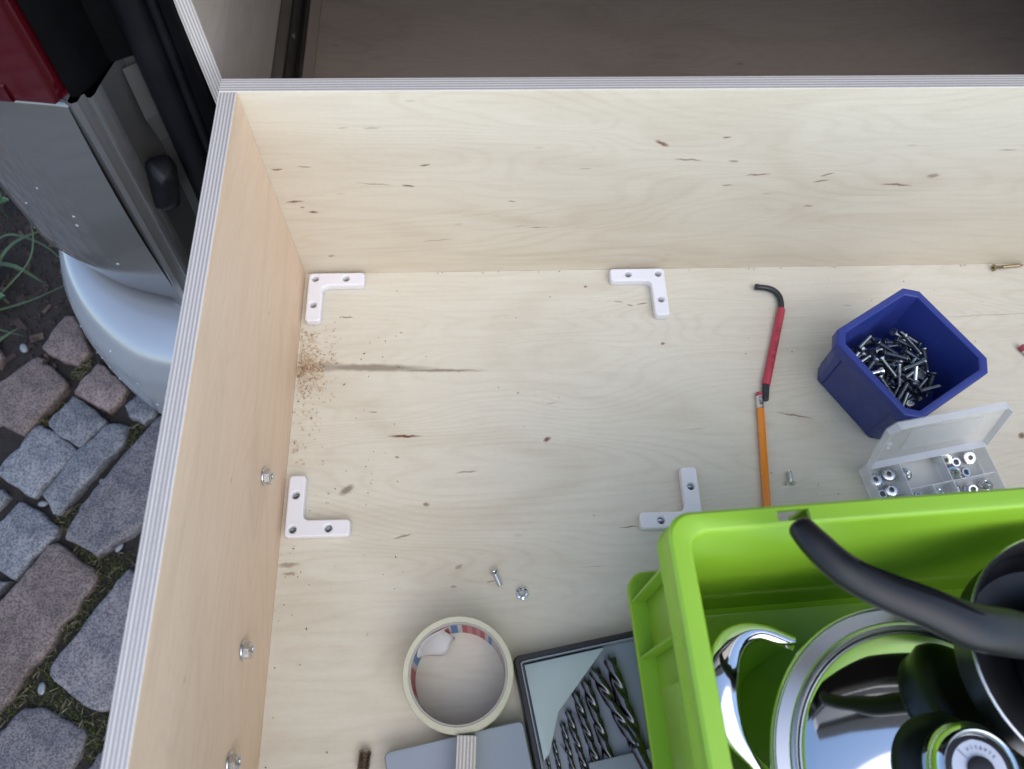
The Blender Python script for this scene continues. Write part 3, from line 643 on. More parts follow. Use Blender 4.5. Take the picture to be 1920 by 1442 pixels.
# ================================================================== DRAWER
DR = thing('drawer', 'large open birch plywood drawer pulled out of the van, tools on its floor', 'drawer', (0, 0, 0))
DX, DY, DH = 1.050, -.80, .267
floor_fl = [(.117,-.201,.036,.0035,-2,1),(.180,-.241,.026,.0026,4,.6),(.118,-.305,.020,.003,14,.65),(.140,-.274,.007,.005,0,.7),(.263,-.208,.010,.005,25,.9),(.397,-.098,.006,.004,0,.8),(.317,-.023,.005,.004,0,.8),(.526,-.187,.042,.0028,-13,.7),(.353,-.044,.012,.002,-6,.6),(.365,-.048,.010,.002,-8,.6),(.379,-.047,.014,.002,3,.8),(.010,-.330,.024,.006,2,.55),(.012,-.338,.014,.004,0,.5),(.110,-.224,.006,.003,0,.6),(.084,-.173,.010,.002,0,.5),(.658,-.049,.014,.002,-5,.5),(.613,-.054,.012,.0018,-4,.4),(.339,-.302,.022,.0018,0,.75),(.202,-.351,.010,.0016,4,.6),(.167,-.355,.007,.003,0,.5),(.172,-.336,.010,.004,30,.5),(.762,-.216,.010,.007,30,.85),(.050,-.058,.018,.0022,-6,.6),(.270,-.167,.012,.0015,6,.4),(.30,-.34,.03,.0014,3,.3),(.42,-.20,.03,.0012,3,.3),(.22,-.06,.03,.0012,4,.25)]
floor_gr = [(.061,-.257,.018,.008,35,.75),(.080,-.1212,.150,.0105,-2.2,.72),(.150,-.1258,.110,.0046,-1.4,.72),(.030,-.1195,.07,.012,0,.55),(.77,-.069,.16,.0012,2,.45),(.235,-.154,.004,.003,0,.6),(.67,-.05,.004,.003,0,.3)]
back_fl = [(.367,.203,.018,.005,-28,.85),(.396,.181,.030,.003,-6,.6),(.425,.210,.008,.003,0,.8),(.440,.178,.012,.0025,-10,.6),(.469,.159,.026,.003,3,.7),(.539,.158,.014,.003,20,.7),(.536,.149,.018,.0035,12,.6),(.646,.155,.014,.007,10,.55),(.615,.142,.036,.0035,-4,.75),(.444,.144,.014,.0025,0,.6),(.537,.110,.012,.004,0,.5),(.148,.177,.012,.003,10,.8),(.130,.148,.014,.003,-4,.8),(.098,.151,.040,.0022,-6,.5),(.016,.126,.020,.0035,8,.8),(.031,.110,.013,.003,-8,.9),(.022,.117,.005,.003,0,.6),(.010,.173,.012,.0028,4,.75),(.036,.176,.014,.0025,-3,.55),(.231,.123,.008,.002,0,.7),(.260,.080,.026,.002,2,.6),(.153,.060,.036,.0018,8,.5),(.240,.083,.02,.0015,3,.4),(.035,.034,.008,.003,0,.7),(.105,.225,.016,.0024,3,.4),(.08,.225,.012,.002,0,.3),(.70,.19,.02,.0025,0,.5),(.30,.17,.014,.002,5,.4)]
left_fl = [(-.30,.16,.006,.003,0,.4),(-.12,.115,.004,.003,60,.5),(-.45,.20,.006,.003,0,.4)]
M['ply_floor'] = plywood('ply_floor', 'Z', 'X', z0=-.012, thick_m=.012, flecks=floor_fl, grey=floor_gr, seed=1, auto=.4)
M['ply_back'] = plywood('ply_back', 'Y', 'X', z0=0., flecks=back_fl, seed=2.3, auto=.4, light=(.70, .635, .505), dark=(.58, .495, .37))
M['ply_left'] = plywood('ply_left', 'X', 'Y', z0=-.015, flecks=left_fl, seed=3.7, auto=.25, light=(.79, .60, .435), dark=(.67, .485, .335))
M['ply_right'] = plywood('ply_right', 'X', 'Y', z0=DX, seed=5.1); M['ply_front'] = plywood('ply_front', 'Y', 'X', z0=DY-.015, seed=9.2)
obj('floor_panel', box(.0002, DX-.0002, DY+.0002, -.0002, -.012, 0), 'ply_floor', DR)
obj('back_wall', box(-.015, DX+.015, 0, .015, -.030, DH), 'ply_back', DR, bevel=.0006, seg=2)
obj('side_wall', box(-.015, 0, DY, -.0003, -.030, DH-.0004), 'ply_left', DR, bevel=.0006, seg=2)
obj('side_wall', box(DX, DX+.015, DY, -.0003, -.030, DH-.0004), 'ply_right', DR, bevel=.0006, seg=2)
obj('front_wall', box(-.015, DX+.015, DY-.015, DY-.0003, -.030, DH), 'ply_front', DR, bevel=.0006, seg=2)
# slide member on the outside of the drawer wall, bolted through: the flange nuts show inside
obj('slide_member', box(-.0272, -.0155, DY+.05, .012, .050, .106), 'rail_metal', DR, bevel=.001, seg=1)
hx = hexf
def nut_mesh(fl=.0068, hx_r=.0046, h=.0062, hole=.0026, serr=True):
    seg = 36; fs = (lambda t: 1+.05*(1 if int(t/(2*PI)*seg+.5) % 2 else -1)) if serr else None
    prof = [(hole, 0), (fl*.72, -.0001), (fl*.96, .0004, fs), (fl, .0010), (fl*.97, .0016), (hx_r*1.06, .0024, hexf), (hx_r*1.06, h-.0008, hexf), (hx_r*.96, h), (hole*1.15, h), (hole, h-.0006), (hole*.88, h*.75), (hole, h*.6), (hole*.88, h*.45), (hole, h*.3)]
    return lathe(prof, seg, loop=True)
nv, nf = nut_mesh(.0085, .0058, .0075, .0034, False)
bv, bf = lathe([(.0005, 0), (.0030, 0), (.0031, .0055), (.0024, .0062), (.0005, .0062)], 14)
for (y, z) in ((-.268, .076), (-.417, .081), (-.499, .0845)):
    n = obj('flange_nut', ([(c, y+a, z+b_) for a, b_, c in nv], nf), 'steel', DR, smooth=35); fixn(n)
    fixn(obj('bolt_end', ([(c+.0008, y+a, z+b_) for a, b_, c in bv], bf), 'screw_dark', n, smooth=35))

# ================================================================== CORNER BRACKETS
def bracket_mesh():
    A, w, r, ri = .062, .0165, .004, .006
    o = []
    def arc(cx, cy, rr, a0, a1, n=5):
        for i in range(n+1):
            t = a0+(a1-a0)*i/n; o.append((cx+rr*math.cos(t), cy+rr*math.sin(t)))
    arc(r, r, r, PI, 1.5*PI); arc(A-r, r, r, 1.5*PI, 2*PI); arc(A-r, w-r, r, 0, PI/2)
    for i in range(6):
        t = 1.5*PI-PI/2*i/5; o.append((w+ri+ri*math.cos(t), w+ri+ri*math.sin(t)))
    arc(w-r, A-r, r, 0, PI/2); arc(r, A-r, r, PI/2, PI)
    hs_ = [circle(.0075, .0075, .0036), circle(.0415, .0078, .0036), circle(.0078, .0415, .0036)]
    return solid_curve(o, hs_, .0052, .0016, .0053)
bme = bracket_mesh()
bme.polygons.foreach_set('use_smooth', [True]*len(bme.polygons)); bme.set_sharp_from_angle(angle=R(35))
HO = [(.0075, .0075), (.0415, .0078), (.0078, .0415)]
csv, csf = lathe([(.0004, .0022), (.0011, .0022), (.0013, .0036, lambda t: 1+.15*math.cos(6*t)), (.0031, .0040), (.0033, .0034), (.0016, .0003), (.0005, .0003)], 18)
for (x, y, rz, screws, lb) in [
    (.0065, -.0060, -90, (), 'white plastic corner bracket in the far left corner of the drawer, beside the sawdust'),
    (.4065, -.0060, 180, (), 'white plastic corner bracket against the back wall, near the hex key'),
    (.0060, -.3060, 0, (0, 1, 2), 'white plastic corner bracket by the left wall beside a flange nut'),
    (.4105, -.3070, 90, (1, 2), 'white plastic corner bracket half hidden by the green crate')]:
    t = thing('corner_bracket', lb, 'bracket', (x, y, 0), R(rz), 'white corner brackets on the drawer floor')
    b_ = bpy.data.objects.new('plate', bme); COL.objects.link(b_); b_.parent = t
    if not b_.data.materials: b_.data.materials.append(M['white_plastic'])
    for k in screws:
        s = obj('screw', ([(HO[k][0]+a, HO[k][1]+c, z) for a, c, z in csv], csf), 'screw_dark', t, smooth=35)

# ================================================================== HEX KEY, PENCIL, LOOSE SCREWS
kt = thing('star_key', 'L shaped black star key with a printed red sleeve', 'hex key', (.50, -.10, 0))
kz = .0046
kp = [(.511, -.0300), (.518, -.0308), (.5255, -.0325), (.5315, -.0365), (.5350, -.0435), (.5352, -.052), (.5335, -.0605)]
kp = [Vector((a-.50, b_+.10, kz)) for a, b_ in kp]
kp = crom(kp, 4)+[Vector((.4990-.5, -.158+.10, kz)), Vector((.4966-.5, -.1695+.10, kz))]
star = []
fixn(obj('key_rod', sweep(kp, (.0033, .0033), 18), 'key_black', kt, smooth=50))
a0, a1 = Vector((.5342-.5, -.0595+.10, kz)), Vector((.4998-.5, -.1535+.10, kz)); ax_ = (a1-a0).normalized()
sl = obj('sleeve', sweep([a0, a0.lerp(a1, .01), a0.lerp(a1, .99), a1], [(.0040, .0040), (.0044, .0044), (.0044, .0044), (.0040, .0040)], 24), 'key_red', kt, smooth=50); fixn(sl)
for p0, p1 in ((Vector((.4998-.5, -.1545+.1, kz)), Vector((.4960-.5, -.1710+.1, kz))), (Vector((.5130-.5, -.0300+.1, kz)), Vector((.5095-.5, -.0297+.1, kz)))):
    rings = []
    tt = (p1-p0).normalized(); s_ = tt.cross(Vector((0, 0, 1))).normalized()
    for f_, k_ in ((0, .99), (.15, 1.), (.9, 1.), (1., .88)):
        rings.append([p0.lerp(p1, f_)+(s_*math.cos(2*PI*i/36)+Vector((0, 0, 1))*math.sin(2*PI*i/36))*.0035*k_*(1+.085*math.cos(6*2*PI*i/36)) for i in range(36)])
    fixn(obj('star_tip', loft(rings), 'key_black', kt, smooth=60))
tm = text_mesh('WERA  TORX  40  HF', .0064, 1.05)
xs = [v.co.x for v in tm.vertices]; span = max(xs)-min(xs); want = .059
mid = a0.lerp(a1, .50); sv = ax_.cross(Vector((0, 0, 1))).normalized()
for v in tm.vertices:
    u, w = v.co.x*want/span, v.co.y; th = (w+.0006)/.00446
    v.co = mid+ax_*u+(-sv)*(math.sin(th)*.00446)+Vector((0, 0, 1))*(math.cos(th)*.00446)
link('lettering', tm, 'print_black', sl)

pt = thing('pencil', 'orange hexagonal pencil with worn eraser running under the crate rim', 'pencil', (.4895, -.170, 0), 0)
pd = Vector((.4755-.4890, -.300+.1800, 0)).normalized(); pz = .0036
def pp(d, z=pz): return Vector((0, -.0, z))+Vector((.4895-.4895, -.1800+.170, 0))+pd*d
fixn(obj('barrel', sweep([pp(0), pp(.1515)], (.0041, .0041), 6, twist=PI/6), 'pencil_orange', pt, bevel=.0004, seg=2, smooth=25))
fixn(obj('sharpened_cone', sweep([pp(.1515), pp(.166)], [(.0039, .0039), (.0011, .0011)], 16), 'bare_wood', pt, smooth=50))
fixn(obj('lead', sweep([pp(.166), pp(.171)], [(.0011, .0011), (.0003, .0003)], 10), 'graphite', pt, smooth=50))
fr = []
for d, r_ in ((-.0135, .0039), (-.0125, .0041), (-.0110, .0038), (-.0095, .0041), (-.0080, .0041), (-.0065, .0037), (-.0050, .0041), (-.0035, .0037), (-.0020, .0041), (.0005, .0042)): fr.append((pp(d), (r_, r_)))
fixn(obj('ferrule', sweep([a for a, _ in fr], [b_ for _, b_ in fr], 20), 'ferrule', pt, smooth=50))
fixn(obj('eraser', sweep([pp(-.0130), pp(-.0170), pp(-.0184), pp(-.0190)], [(.0036, .0036), (.0036, .0036), (.0031, .0031), (.0016, .0016)], 18), 'eraser', pt, smooth=60))

def screw_mesh(L_=.022, r=.0024, hr=.0046, pitch=.0009, tip=False, seg=18, smoothpart=0.):
    star_ = lambda t: 1+.22*math.cos(6*t)
    prof = [(.0003, -.0016), (hr*.40, -.0016, star_), (hr*.44, -.0001, star_), (hr*.92, 0), (hr, -.0004), (hr*.97, -.0009), (r*1.02, -.0033)]
    z = -.0036
    if smoothpart: prof += [(r*.9, z), (r*.9, -smoothpart)]; z = -smoothpart-.0002
    k = 0
    while z > -L_+(.006 if tip else .001):
        f_ = 1.; prof.append((r*(1. if k % 2 else .84)*f_, z)); z -= pitch/2; k += 1
    if tip: prof += [(r*.75, -L_+.005), (r*.5, -L_+.0025), (.0002, -L_)]
    else: prof += [(r*.8, -L_), (.0003, -L_)]
    return lathe(prof, seg)
def lying(name, vf, mat, head, tail, hr, r, label, cat, group=None):
    """a screw lying on a level surface: head rim and thread both touch it"""
    head, tail = Vector(head), Vector(tail); d = (head-tail).normalized()
    o = obj(name, vf, mat, smooth=40); fixn(o)
    o.rotation_euler = d.to_track_quat('Z', 'Y').to_euler(); o.location = head
    return tag(o, label, cat, group)
lying('machine_screw', screw_mesh(.0140, .0027, .0048), 'screw_bright', (.5058, -.2640, .0045), (.5073, -.2500, .0026), .0045, .0025, 'small bright countersunk screw lying right of the pencil', 'screw')
lying('machine_screw', screw_mesh(.0150, .0026, .0048), 'screw_bright', (.2052, -.3425, .0045), (.2108, -.3560, .0025), .0045, .0025, 'short bright screw lying next to a loose hexagon nut', 'screw')
lying('wood_screw', screw_mesh(.040, .0021, .0043, .0017, True, smoothpart=.012), 'brass', (.7935, -.0085, .0043), (.8330, -.0035, .0020), .004, .002, 'yellow wood screw lying at the foot of the back wall', 'screw')
hn = obj('hexagon_nut', lathe([(.0029, 0), (.0052, 0, hexf), (.0055, .0006, hexf), (.0055, .0036, hexf), (.0052, .0042), (.0032, .0042), (.0029, .0038), (.0026, .0028), (.0029, .0019), (.0026, .0010)], 36, loop=True), 'screw_bright', smooth=35, loc=(.231, -.3638, .0002)); fixn(hn); hn.rotation_euler.z = .2
tag(hn, 'loose shiny hexagon nut lying flat next to a short screw', 'nut')
# threaded insert at the lower edge of the picture
prof = [(.0030, 0), (.0046, 0)]; z = .0006; k = 0
while z < .0145: prof.append((.0056 if k % 2 else .0046, z)); z += .0009; k += 1
prof += [(.0050, .0150), (.0032, .0150), (.0030, .0140)]
ti = obj('threaded_insert', lathe(prof, 24, loop=True), 'insert_metal', smooth=40); fixn(ti); ti.rotation_euler = (R(90), 0, R(-6)); ti.location = (.0915, -.4925, .0057)
tag(ti, 'short brass coloured threaded insert lying left of the grey case', 'threaded insert')
# a second pencil, red eraser end only at the right edge
pt2 = thing('pencil', 'pencil with a dark red eraser at the right picture edge beyond the blue bin', 'pencil', (.792, -.112, 0))
qd = Vector((.62, -.78, 0)).normalized()
def p2(d): return Vector((0, 0, .0041))+qd*d
fixn(obj('eraser', sweep([p2(0), p2(.0006), p2(.006)], [(.0028, .0028), (.0038, .0038), (.0038, .0038)], 18), 'eraser', pt2, smooth=60))
fixn(obj('ferrule', sweep([p2(.0055), p2(.007), p2(.009), p2(.011), p2(.018)], [(.0041, .0041), (.0041, .0041), (.0038, .0038), (.0041, .0041), (.0041, .0041)], 20), 'ferrule', pt2, smooth=50))
fixn(obj('barrel', sweep([p2(.018), p2(.12)], (.0041, .0041), 6, twist=PI/6), 'pencil_orange', pt2, smooth=25))

# ================================================================== BLUE BIN WITH SCREWS
bin_ = thing('storage_bin', 'square dark blue plastic bin holding a heap of screws', 'bin', (.6205, -.1555, 0), R(31)); bin_.scale = (1.085, 1.085, 1.06)
H_ = .077
rings = [octa(.044, .008, 0), octa(.0455, .009, .002), octa(.0478, .0095, .060), octa(.0528, .0105, .0625), octa(.0530, .0105, .0755), octa(.0522, .0105, H_), octa(.0470, .0085, H_), octa(.0462, .0085, H_-.0012), octa(.0432, .0075, .006), octa(.0422, .007, .003), octa(.010, .002, .003)]
fixn(obj('shell', loft(rings, True, True, True), 'blue_plastic', bin_, bevel=.0006, seg=2, smooth=30, bang=25))
for s in range(4):
    for e in (-1, 1):
        y_ = e*.0315
        rot = Matrix.Rotation(s*PI/2, 3, 'Z')
        V, F = box(-.0488, -.0462, y_-.0012, y_+.0012, .004, .060)
        V = [tuple(rot @ Vector((a+(.0016*(1-c/.06)), b_, c))) for a, b_, c in V]
        obj('rib', (V, F), 'blue_plastic', bin_, bevel=.0004, seg=1)
# heap of screws settled on a height map of the bin's inside
me_d = None; HM = np.full((88, 88), .0032); cell = .001
smesh = obj('machine_screw', screw_mesh(.025, .00235, .0045, .0010, seg=16), 'screw_dark', smooth=40); fixn(smesh)
bright_me = smesh.data.copy(); bright_me.materials.clear(); bright_me.materials.append(M['screw_bright'])
def hm_idx(x): return int((x+.044)/cell)
cnt = 0; c31, s31 = math.cos(R(31)), math.sin(R(31))
placed = 0
for k in range(1200):
    for tr in range(20):
        a = random.uniform(0, 2*PI); L2 = .0250
        cx_, cy_ = random.gauss(-.008, .025), random.gauss(-.003, .027)
        hx_, hy_ = cx_+math.cos(a)*L2/2, cy_+math.sin(a)*L2/2; tx_, ty_ = cx_-math.cos(a)*L2/2, cy_-math.sin(a)*L2/2
        if max(abs(hx_), abs(hy_)) < .0385 and max(abs(tx_), abs(ty_)) < .0405 and abs(hx_)+abs(hy_) < .072 and abs(tx_)+abs(ty_) < .075: break
    else: continue
    S = 26; prof_h = []
    for i in range(S):
        t = i/(S-1); x, y = hx_+(tx_-hx_)*t, hy_+(ty_-hy_)*t; r_ = .0043 if t < .08 else .0026
        w_ = 3 if t < .08 else 2
        i0, j0 = hm_idx(x), hm_idx(y); prof_h.append(HM[max(0, i0-w_):i0+w_+1, max(0, j0-w_):j0+w_+1].max()*.7+.3*HM[i0, j0]+r_*.9)
    prof_h = np.array(prof_h); ts = np.linspace(0, 1, S)
    i1 = int(np.argmax(prof_h[:S//2])); i2 = S//2+int(np.argmax(prof_h[S//2:]))
    if i2-i1 < 6: i2 = S-1
    sl_ = (prof_h[i2]-prof_h[i1])/(ts[i2]-ts[i1]); zh = prof_h[i1]-sl_*ts[i1]; zt = zh+sl_
    if max(zh, zt) > .054 or abs(zh-zt) > .021: continue
    zh, zt = max(zh, .0075), max(zt, .0055)
    hd, tl = Vector((hx_, hy_, zh)), Vector((tx_, ty_, zt))
    for i in range(S):
        t = i/(S-1); p = hd.lerp(tl, t); w_ = 3 if t < .08 else 1
        i0, j0 = hm_idx(p.x), hm_idx(p.y); z_ = p.z+(.0035 if t < .08 else .0018)
        sub = HM[max(0, i0-w_):i0+w_+1, max(0, j0-w_):j0+w_+1]; np.maximum(sub, z_, out=sub)
    wp = lambda p: Vector((.6205+1.085*(p.x*c31-p.y*s31), -.1555+1.085*(p.x*s31+p.y*c31), p.z))
    hw, tw_ = wp(hd), wp(tl)
    o = smesh if placed == 0 else smesh.copy()
    if placed: COL.objects.link(o)
    if random.random() < .08: o.data = bright_me
    o.location = hw; o.rotation_euler = (hw-tw_).to_track_quat('Z', 'Y').to_euler()
    tag(o, 'zinc machine screw in the heap inside the blue bin', 'screw', 'screws heaped in the blue bin'); placed += 1
# the one that stands with its bright head up near the front corner
def bin_w(x, y, z): return Vector((.6205+1.085*(x*c31-y*s31), -.1555+1.085*(x*s31+y*c31), z))
o = smesh.copy(); o.data = bright_me; COL.objects.link(o); o.location = bin_w(-.012, -.034, .041); o.rotation_euler = (R(-16), R(-12), 0)
tag(o, 'bright screw standing head up in the near corner of the blue bin', 'screw', 'screws heaped in the blue bin')

# ================================================================== CLEAR ORGANISER WITH FLANGE NUTS
og = thing('organizer_box', 'small clear plastic organiser box with its lid open, holding flange nuts', 'organizer', (.5790, -.2500, 0), R(9.8))
BW, BD, BH, tk = .128, .066, .020, .0012
obj('tray', merge(box(0, BW, -BD, 0, .0003, .0016)), 'clear', og, bevel=.0003, seg=1)
walls = [box(0, tk, -BD, 0, .0017, BH), box(BW-tk, BW, -BD, 0, .0017, BH), box(tk+.0001, BW-tk-.0001, -tk, 0, .0017, BH), box(tk+.0001, BW-tk-.0001, -BD, -BD+tk, .0017, BH)]
for w_ in walls: obj('tray_wall', w_, 'clear_edge', og, bevel=.0003, seg=1)
for x in (.034, .080): obj('divider', box(x, x+.001, -BD+tk+.0001, -tk-.0001, .0017, BH-.002), 'clear_edge', og)
for x0, x1 in ((.0352, .0798), (.0812, BW-tk-.0002)): obj('divider', box(x0, x1, -.0335, -.0325, .0017, BH-.002), 'clear_edge', og)
obj('divider', box(.058, .059, -BD+tk+.0001, -.0336, .0017, BH-.002), 'clear_edge', og)
la = R(104)                                    # opening angle of the lid
lid = thing('lid', None, None, (0, 0, 0)); lid.name = 'lid'
bpy.data.objects.remove(lid)
def lidp(x, d, h):   # d away from the hinge, h towards the inside of the lid
    return (x, .0008-math.cos(la)*d-math.sin(la)*h*1., BH+.0005+math.sin(la)*d-math.cos(la)*h*-1.*-1.)
def lbox(x0, x1, d0, d1, h0, h1):
    V = [lidp(x, d, h) for h in (h0, h1) for x, d in ((x0, d0), (x1, d0), (x1, d1), (x0, d1))]
    return V, [[3,2,1,0],[4,5,6,7],[0,1,5,4],[1,2,6,5],[2,3,7,6],[3,0,4,7]]
c_ = .008; lp = [(0, 0), (BW, 0), (BW, BD-c_), (BW-c_, BD), (c_, BD), (0, BD-c_)]
lv = [lidp(x, d, 0) for x, d in lp]+[lidp(x, d, .0012) for x, d in lp]
lid_o = fixn(obj('lid', (lv, [[5, 4, 3, 2, 1, 0], [6, 7, 8, 9, 10, 11]]+[[i, (i+1) % 6, 6+(i+1) % 6, 6+i] for i in range(6)]), 'clear', og))
for i in range(6):
    (xa, da), (xb, db) = lp[i], lp[(i+1) % 6]
    mx_, md_ = BW/2, BD/2
    ins = lambda x, d: (x+(mx_-x)*.022, d+(md_-d)*.04)
    (xa2, da2), (xb2, db2) = ins(xa, da), ins(xb, db)
    V = [lidp(xa, da, .0013), lidp(xb, db, .0013), lidp(xb2, db2, .0013), lidp(xa2, da2, .0013), lidp(xa, da, .0085), lidp(xb, db, .0085), lidp(xb2, db2, .0085), lidp(xa2, da2, .0085)]
    fixn(obj('lid_rim', (V, [[3,2,1,0],[4,5,6,7],[0,1,5,4],[1,2,6,5],[2,3,7,6],[3,0,4,7]]), 'clear_edge', lid_o))
obj('lid_panel', lbox(.030, .105, .016, .048, .0014, .0022), 'clear', lid_o)
rg = []
for rr, h in ((.0035, .0014), (.0035, .0045), (.0026, .0045), (.0026, .0014)):
    rg.append([Vector(lidp(.012+rr*math.cos(2*PI*i/16), .030+rr*math.sin(2*PI*i/16), h)) for i in range(16)])
obj('hanging_ring', loft(rg, True, False, False, loop=True), 'clear_edge', lid_o)
nv, nf = nut_mesh(); nbase = obj('flange_nut', (nv, nf), 'steel', smooth=35); fixn(nbase)
ca, sa = math.cos(R(9.8)), math.sin(R(9.8))
NUTS = [(.010,-.014,0,0),(.0255,-.0115,.1,0),(.0215,-.0275,.05,0),(.0300,-.0405,.1,1),(.0110,-.0300,.0,1),(.0420,-.0150,.9,1),(.0880,-.0095,.6,0),(.0990,-.0125,.2,1),(.1150,-.0120,.35,0),(.0900,-.0240,.7,0),(.1040,-.0250,.1,1),(.0440,-.0425,1.35,1),(.0520,-.0430,1.1,0),(.0660,-.0420,.8,1),(.0730,-.0500,.15,0),(.0890,-.0410,.9,0),(.1030,-.0425,.3,1),(.1110,-.0535,.2,0),(.1180,-.0430,.6,1)]
NLB = ['far left nut of the five in the leftmost compartment', 'far right nut of the five in the leftmost compartment', 'middle nut of the five in the leftmost compartment', 'near right nut of the five in the leftmost compartment', 'near left nut of the five in the leftmost compartment',
       'single flange nut alone in the far middle compartment', 'leftmost nut of the far right compartment', 'flange down nut at the middle of the far right compartment', 'rightmost nut of the far right compartment', 'near left nut of the far right compartment', 'near right nut of the far right compartment',
       'nut on its edge at the left of the near middle compartment', 'leaning nut behind the upright one in the near middle compartment', 'tilted nut left in the narrow near compartment', 'flat nut in the narrow near compartment by the crate rim', 'leaning nut at the left of the near right compartment', 'middle nut of the near right compartment', 'nearest nut of the near right compartment', 'rightmost nut of the near right compartment']
for i, (x, y, tilt, up) in enumerate(NUTS):
    o = nbase if i == 0 else nbase.copy()
    if i: COL.objects.link(o)
    rot = Matrix.Rotation(random.uniform(0, 6.28), 3, 'Z') @ Matrix.Rotation(tilt+(0 if up else PI), 3, 'X')
    low = min((rot @ Vector(v)).z for v in nv)
    o.rotation_euler = rot.to_euler(); o.location = (.5790+x*ca-y*sa, -.2500+x*sa+y*ca, .0018-low)
    tag(o, NLB[i]+' of the clear box' if 'crate' not in NLB[i] else NLB[i], 'nut', 'flange nuts in the clear organiser')

# ================================================================== TAPE ROLL
tp = thing('tape_roll', 'roll of pale masking tape lying flat beside the drill case', 'tape roll', (.1725, -.4370, 0))
TH = .050
fixn(obj('tape', lathe([(.0418, .0004), (.0462, .0002), (.0470, .0010), (.0470, TH-.0010), (.0462, TH), (.0418, TH-.0002)], 72, loop=True), 'tape', tp, smooth=40))
mt, nt, N, L, b = new_mat('printed_core')
tc = N.new('ShaderNodeTexCoord'); sx = N.new('ShaderNodeSeparateXYZ'); L.new(tc.outputs['Object'], sx.inputs[0])
angn = math_node(N, L, 'ARCTAN2', sx.outputs[1], sx.outputs[0])
cr = N.new('ShaderNodeValToRGB'); cr.color_ramp.interpolation = 'CONSTANT'
els = [(0, (.50, .47, .45)), (.118, (.09, .20, .42)), (.135, (.50, .47, .45)), (.15, (.42, .08, .09)), (.168, (.47, .22, .22)), (.185, (.42, .10, .11)), (.20, (.46, .20, .21)), (.217, (.42, .08, .09)), (.236, (.50, .47, .45)), (.252, (.07, .19, .42)), (.276, (.50, .47, .45)), (.285, (.42, .08, .07)), (.33, (.45, .15, .12)), (.36, (.50, .47, .45)), (.42, (.10, .22, .45)), (.45, (.50, .45, .42)), (.47, (.40, .08, .08)), (.56, (.50, .47, .45)), (.60, (.40, .30, .25)), (.72, (.50, .46, .43)), (.86, (.12, .24, .46)), (.90, (.50, .47, .45))]
cr.color_ramp.elements[0].color = rgba(els[0][1]); cr.color_ramp.elements[1].position = els[1][0]; cr.color_ramp.elements[1].color = rgba(els[1][1])
for p_, c_2 in els[2:]:
    e = cr.color_ramp.elements.new(p_); e.color = rgba(c_2)
fr_ = math_node(N, L, 'FRACT', math_node(N, L, 'ADD', math_node(N, L, 'DIVIDE', angn, 2*PI), 1.0)); L.new(fr_, cr.inputs[0])
edge = math_node(N, L, 'GREATER_THAN', sx.outputs[2], TH-.0055)
mx = N.new('ShaderNodeMix'); mx.data_type = 'RGBA'; L.new(edge, mx.inputs[0]); L.new(cr.outputs[0], mx.inputs[6]); mx.inputs[7].default_value = (.40, .36, .32, 1)
L.new(mx.outputs[2], b.inputs['Base Color']); b.inputs['Roughness'].default_value = .6; M['core'] = mt
fixn(obj('core', lathe([(.0400, .0006), (.0416, .0006), (.0416, TH-.0008), (.0400, TH-.0008)], 72, loop=True), 'core', tp, smooth=40))
# torn label curling off the core
V, F = [], []
for i in range(7):
    for j in range(9):
        u, v = i/6, j/8; a = 2.62-.85*u+.12*math.sin(4*v); r_ = .0392-.016*v*v*(.35+.65*math.sin(PI*min(1, u*1.05)))
        zz = .046-.034*v+.004*math.sin(6*u+3*v); V.append((r_*math.cos(a), r_*math.sin(a), zz))
F = [[i*9+j, i*9+j+1, (i+1)*9+j+1, (i+1)*9+j] for i in range(6) for j in range(8)]
pl = obj('torn_label', (V, F), 'paper', tp, smooth=60); sm = pl.modifiers.new('thick', 'SOLIDIFY'); sm.thickness = .0004

# ================================================================== DRILL CASE
cs = thing('drill_case', 'open black drill bit case with grey insert and pale triangular panel', 'drill case', (.2200, -.4220, 0), R(9.9))
CW, CL, CH = .124, .178, .022
rings = [rrect(CW/2, CL/2, .005, z, 4, CW/2, -CL/2) for z in (.0003,)]
rings += [rrect(CW/2+.0004, CL/2+.0004, .005, .003, 4, CW/2, -CL/2), rrect(CW/2, CL/2, .005, CH-.001, 4, CW/2, -CL/2), rrect(CW/2-.0012, CL/2-.0012, .004, CH, 4, CW/2, -CL/2), rrect(CW/2-.0042, CL/2-.0042, .003, CH, 4, CW/2, -CL/2), rrect(CW/2-.0048, CL/2-.0048, .003, CH-.001, 4, CW/2, -CL/2), rrect(CW/2-.0048, CL/2-.0048, .003, .0045, 4, CW/2, -CL/2)]
fixn(obj('frame', loft(rings), 'case_black', cs, smooth=35))
fixn(obj('insert_rim', loft([rrect(CW/2-.0052, CL/2-.0052, .003, .0048, 4, CW/2, -CL/2), rrect(CW/2-.0052, CL/2-.0052, .003, CH-.0022, 4, CW/2, -CL/2), rrect(CW/2-.0064, CL/2-.0064, .0025, CH-.0022, 4, CW/2, -CL/2), rrect(CW/2-.0068, CL/2-.0068, .0025, .0050, 4, CW/2, -CL/2)], loop=True), 'case_grey', cs, smooth=35))
obj('insert_floor', box(.0070, CW-.0070, -CL+.0070, -.0070, .0050, .0066), 'case_grey', cs)
def cl(x, y):    # world -> case
    dx, dy = x-.2200, y+.4220; a = R(9.9); return (dx*math.cos(a)+dy*math.sin(a), -dx*math.sin(a)+dy*math.cos(a))
obj('panel', prism([(.0085, -.0085), (.0085, -.087), (.0145, -.082), (.0295, -.0520), (.0560, -.0300), (.0820, -.0085)][::1], .0067, .0178), 'case_panel', cs, bevel=.0006, seg=2, smooth=35)
obj('holder_bar', box(.045, CW-.008, -.117, -.096, .0067, .0165), 'case_grey', cs, bevel=.001, seg=2, smooth=35)
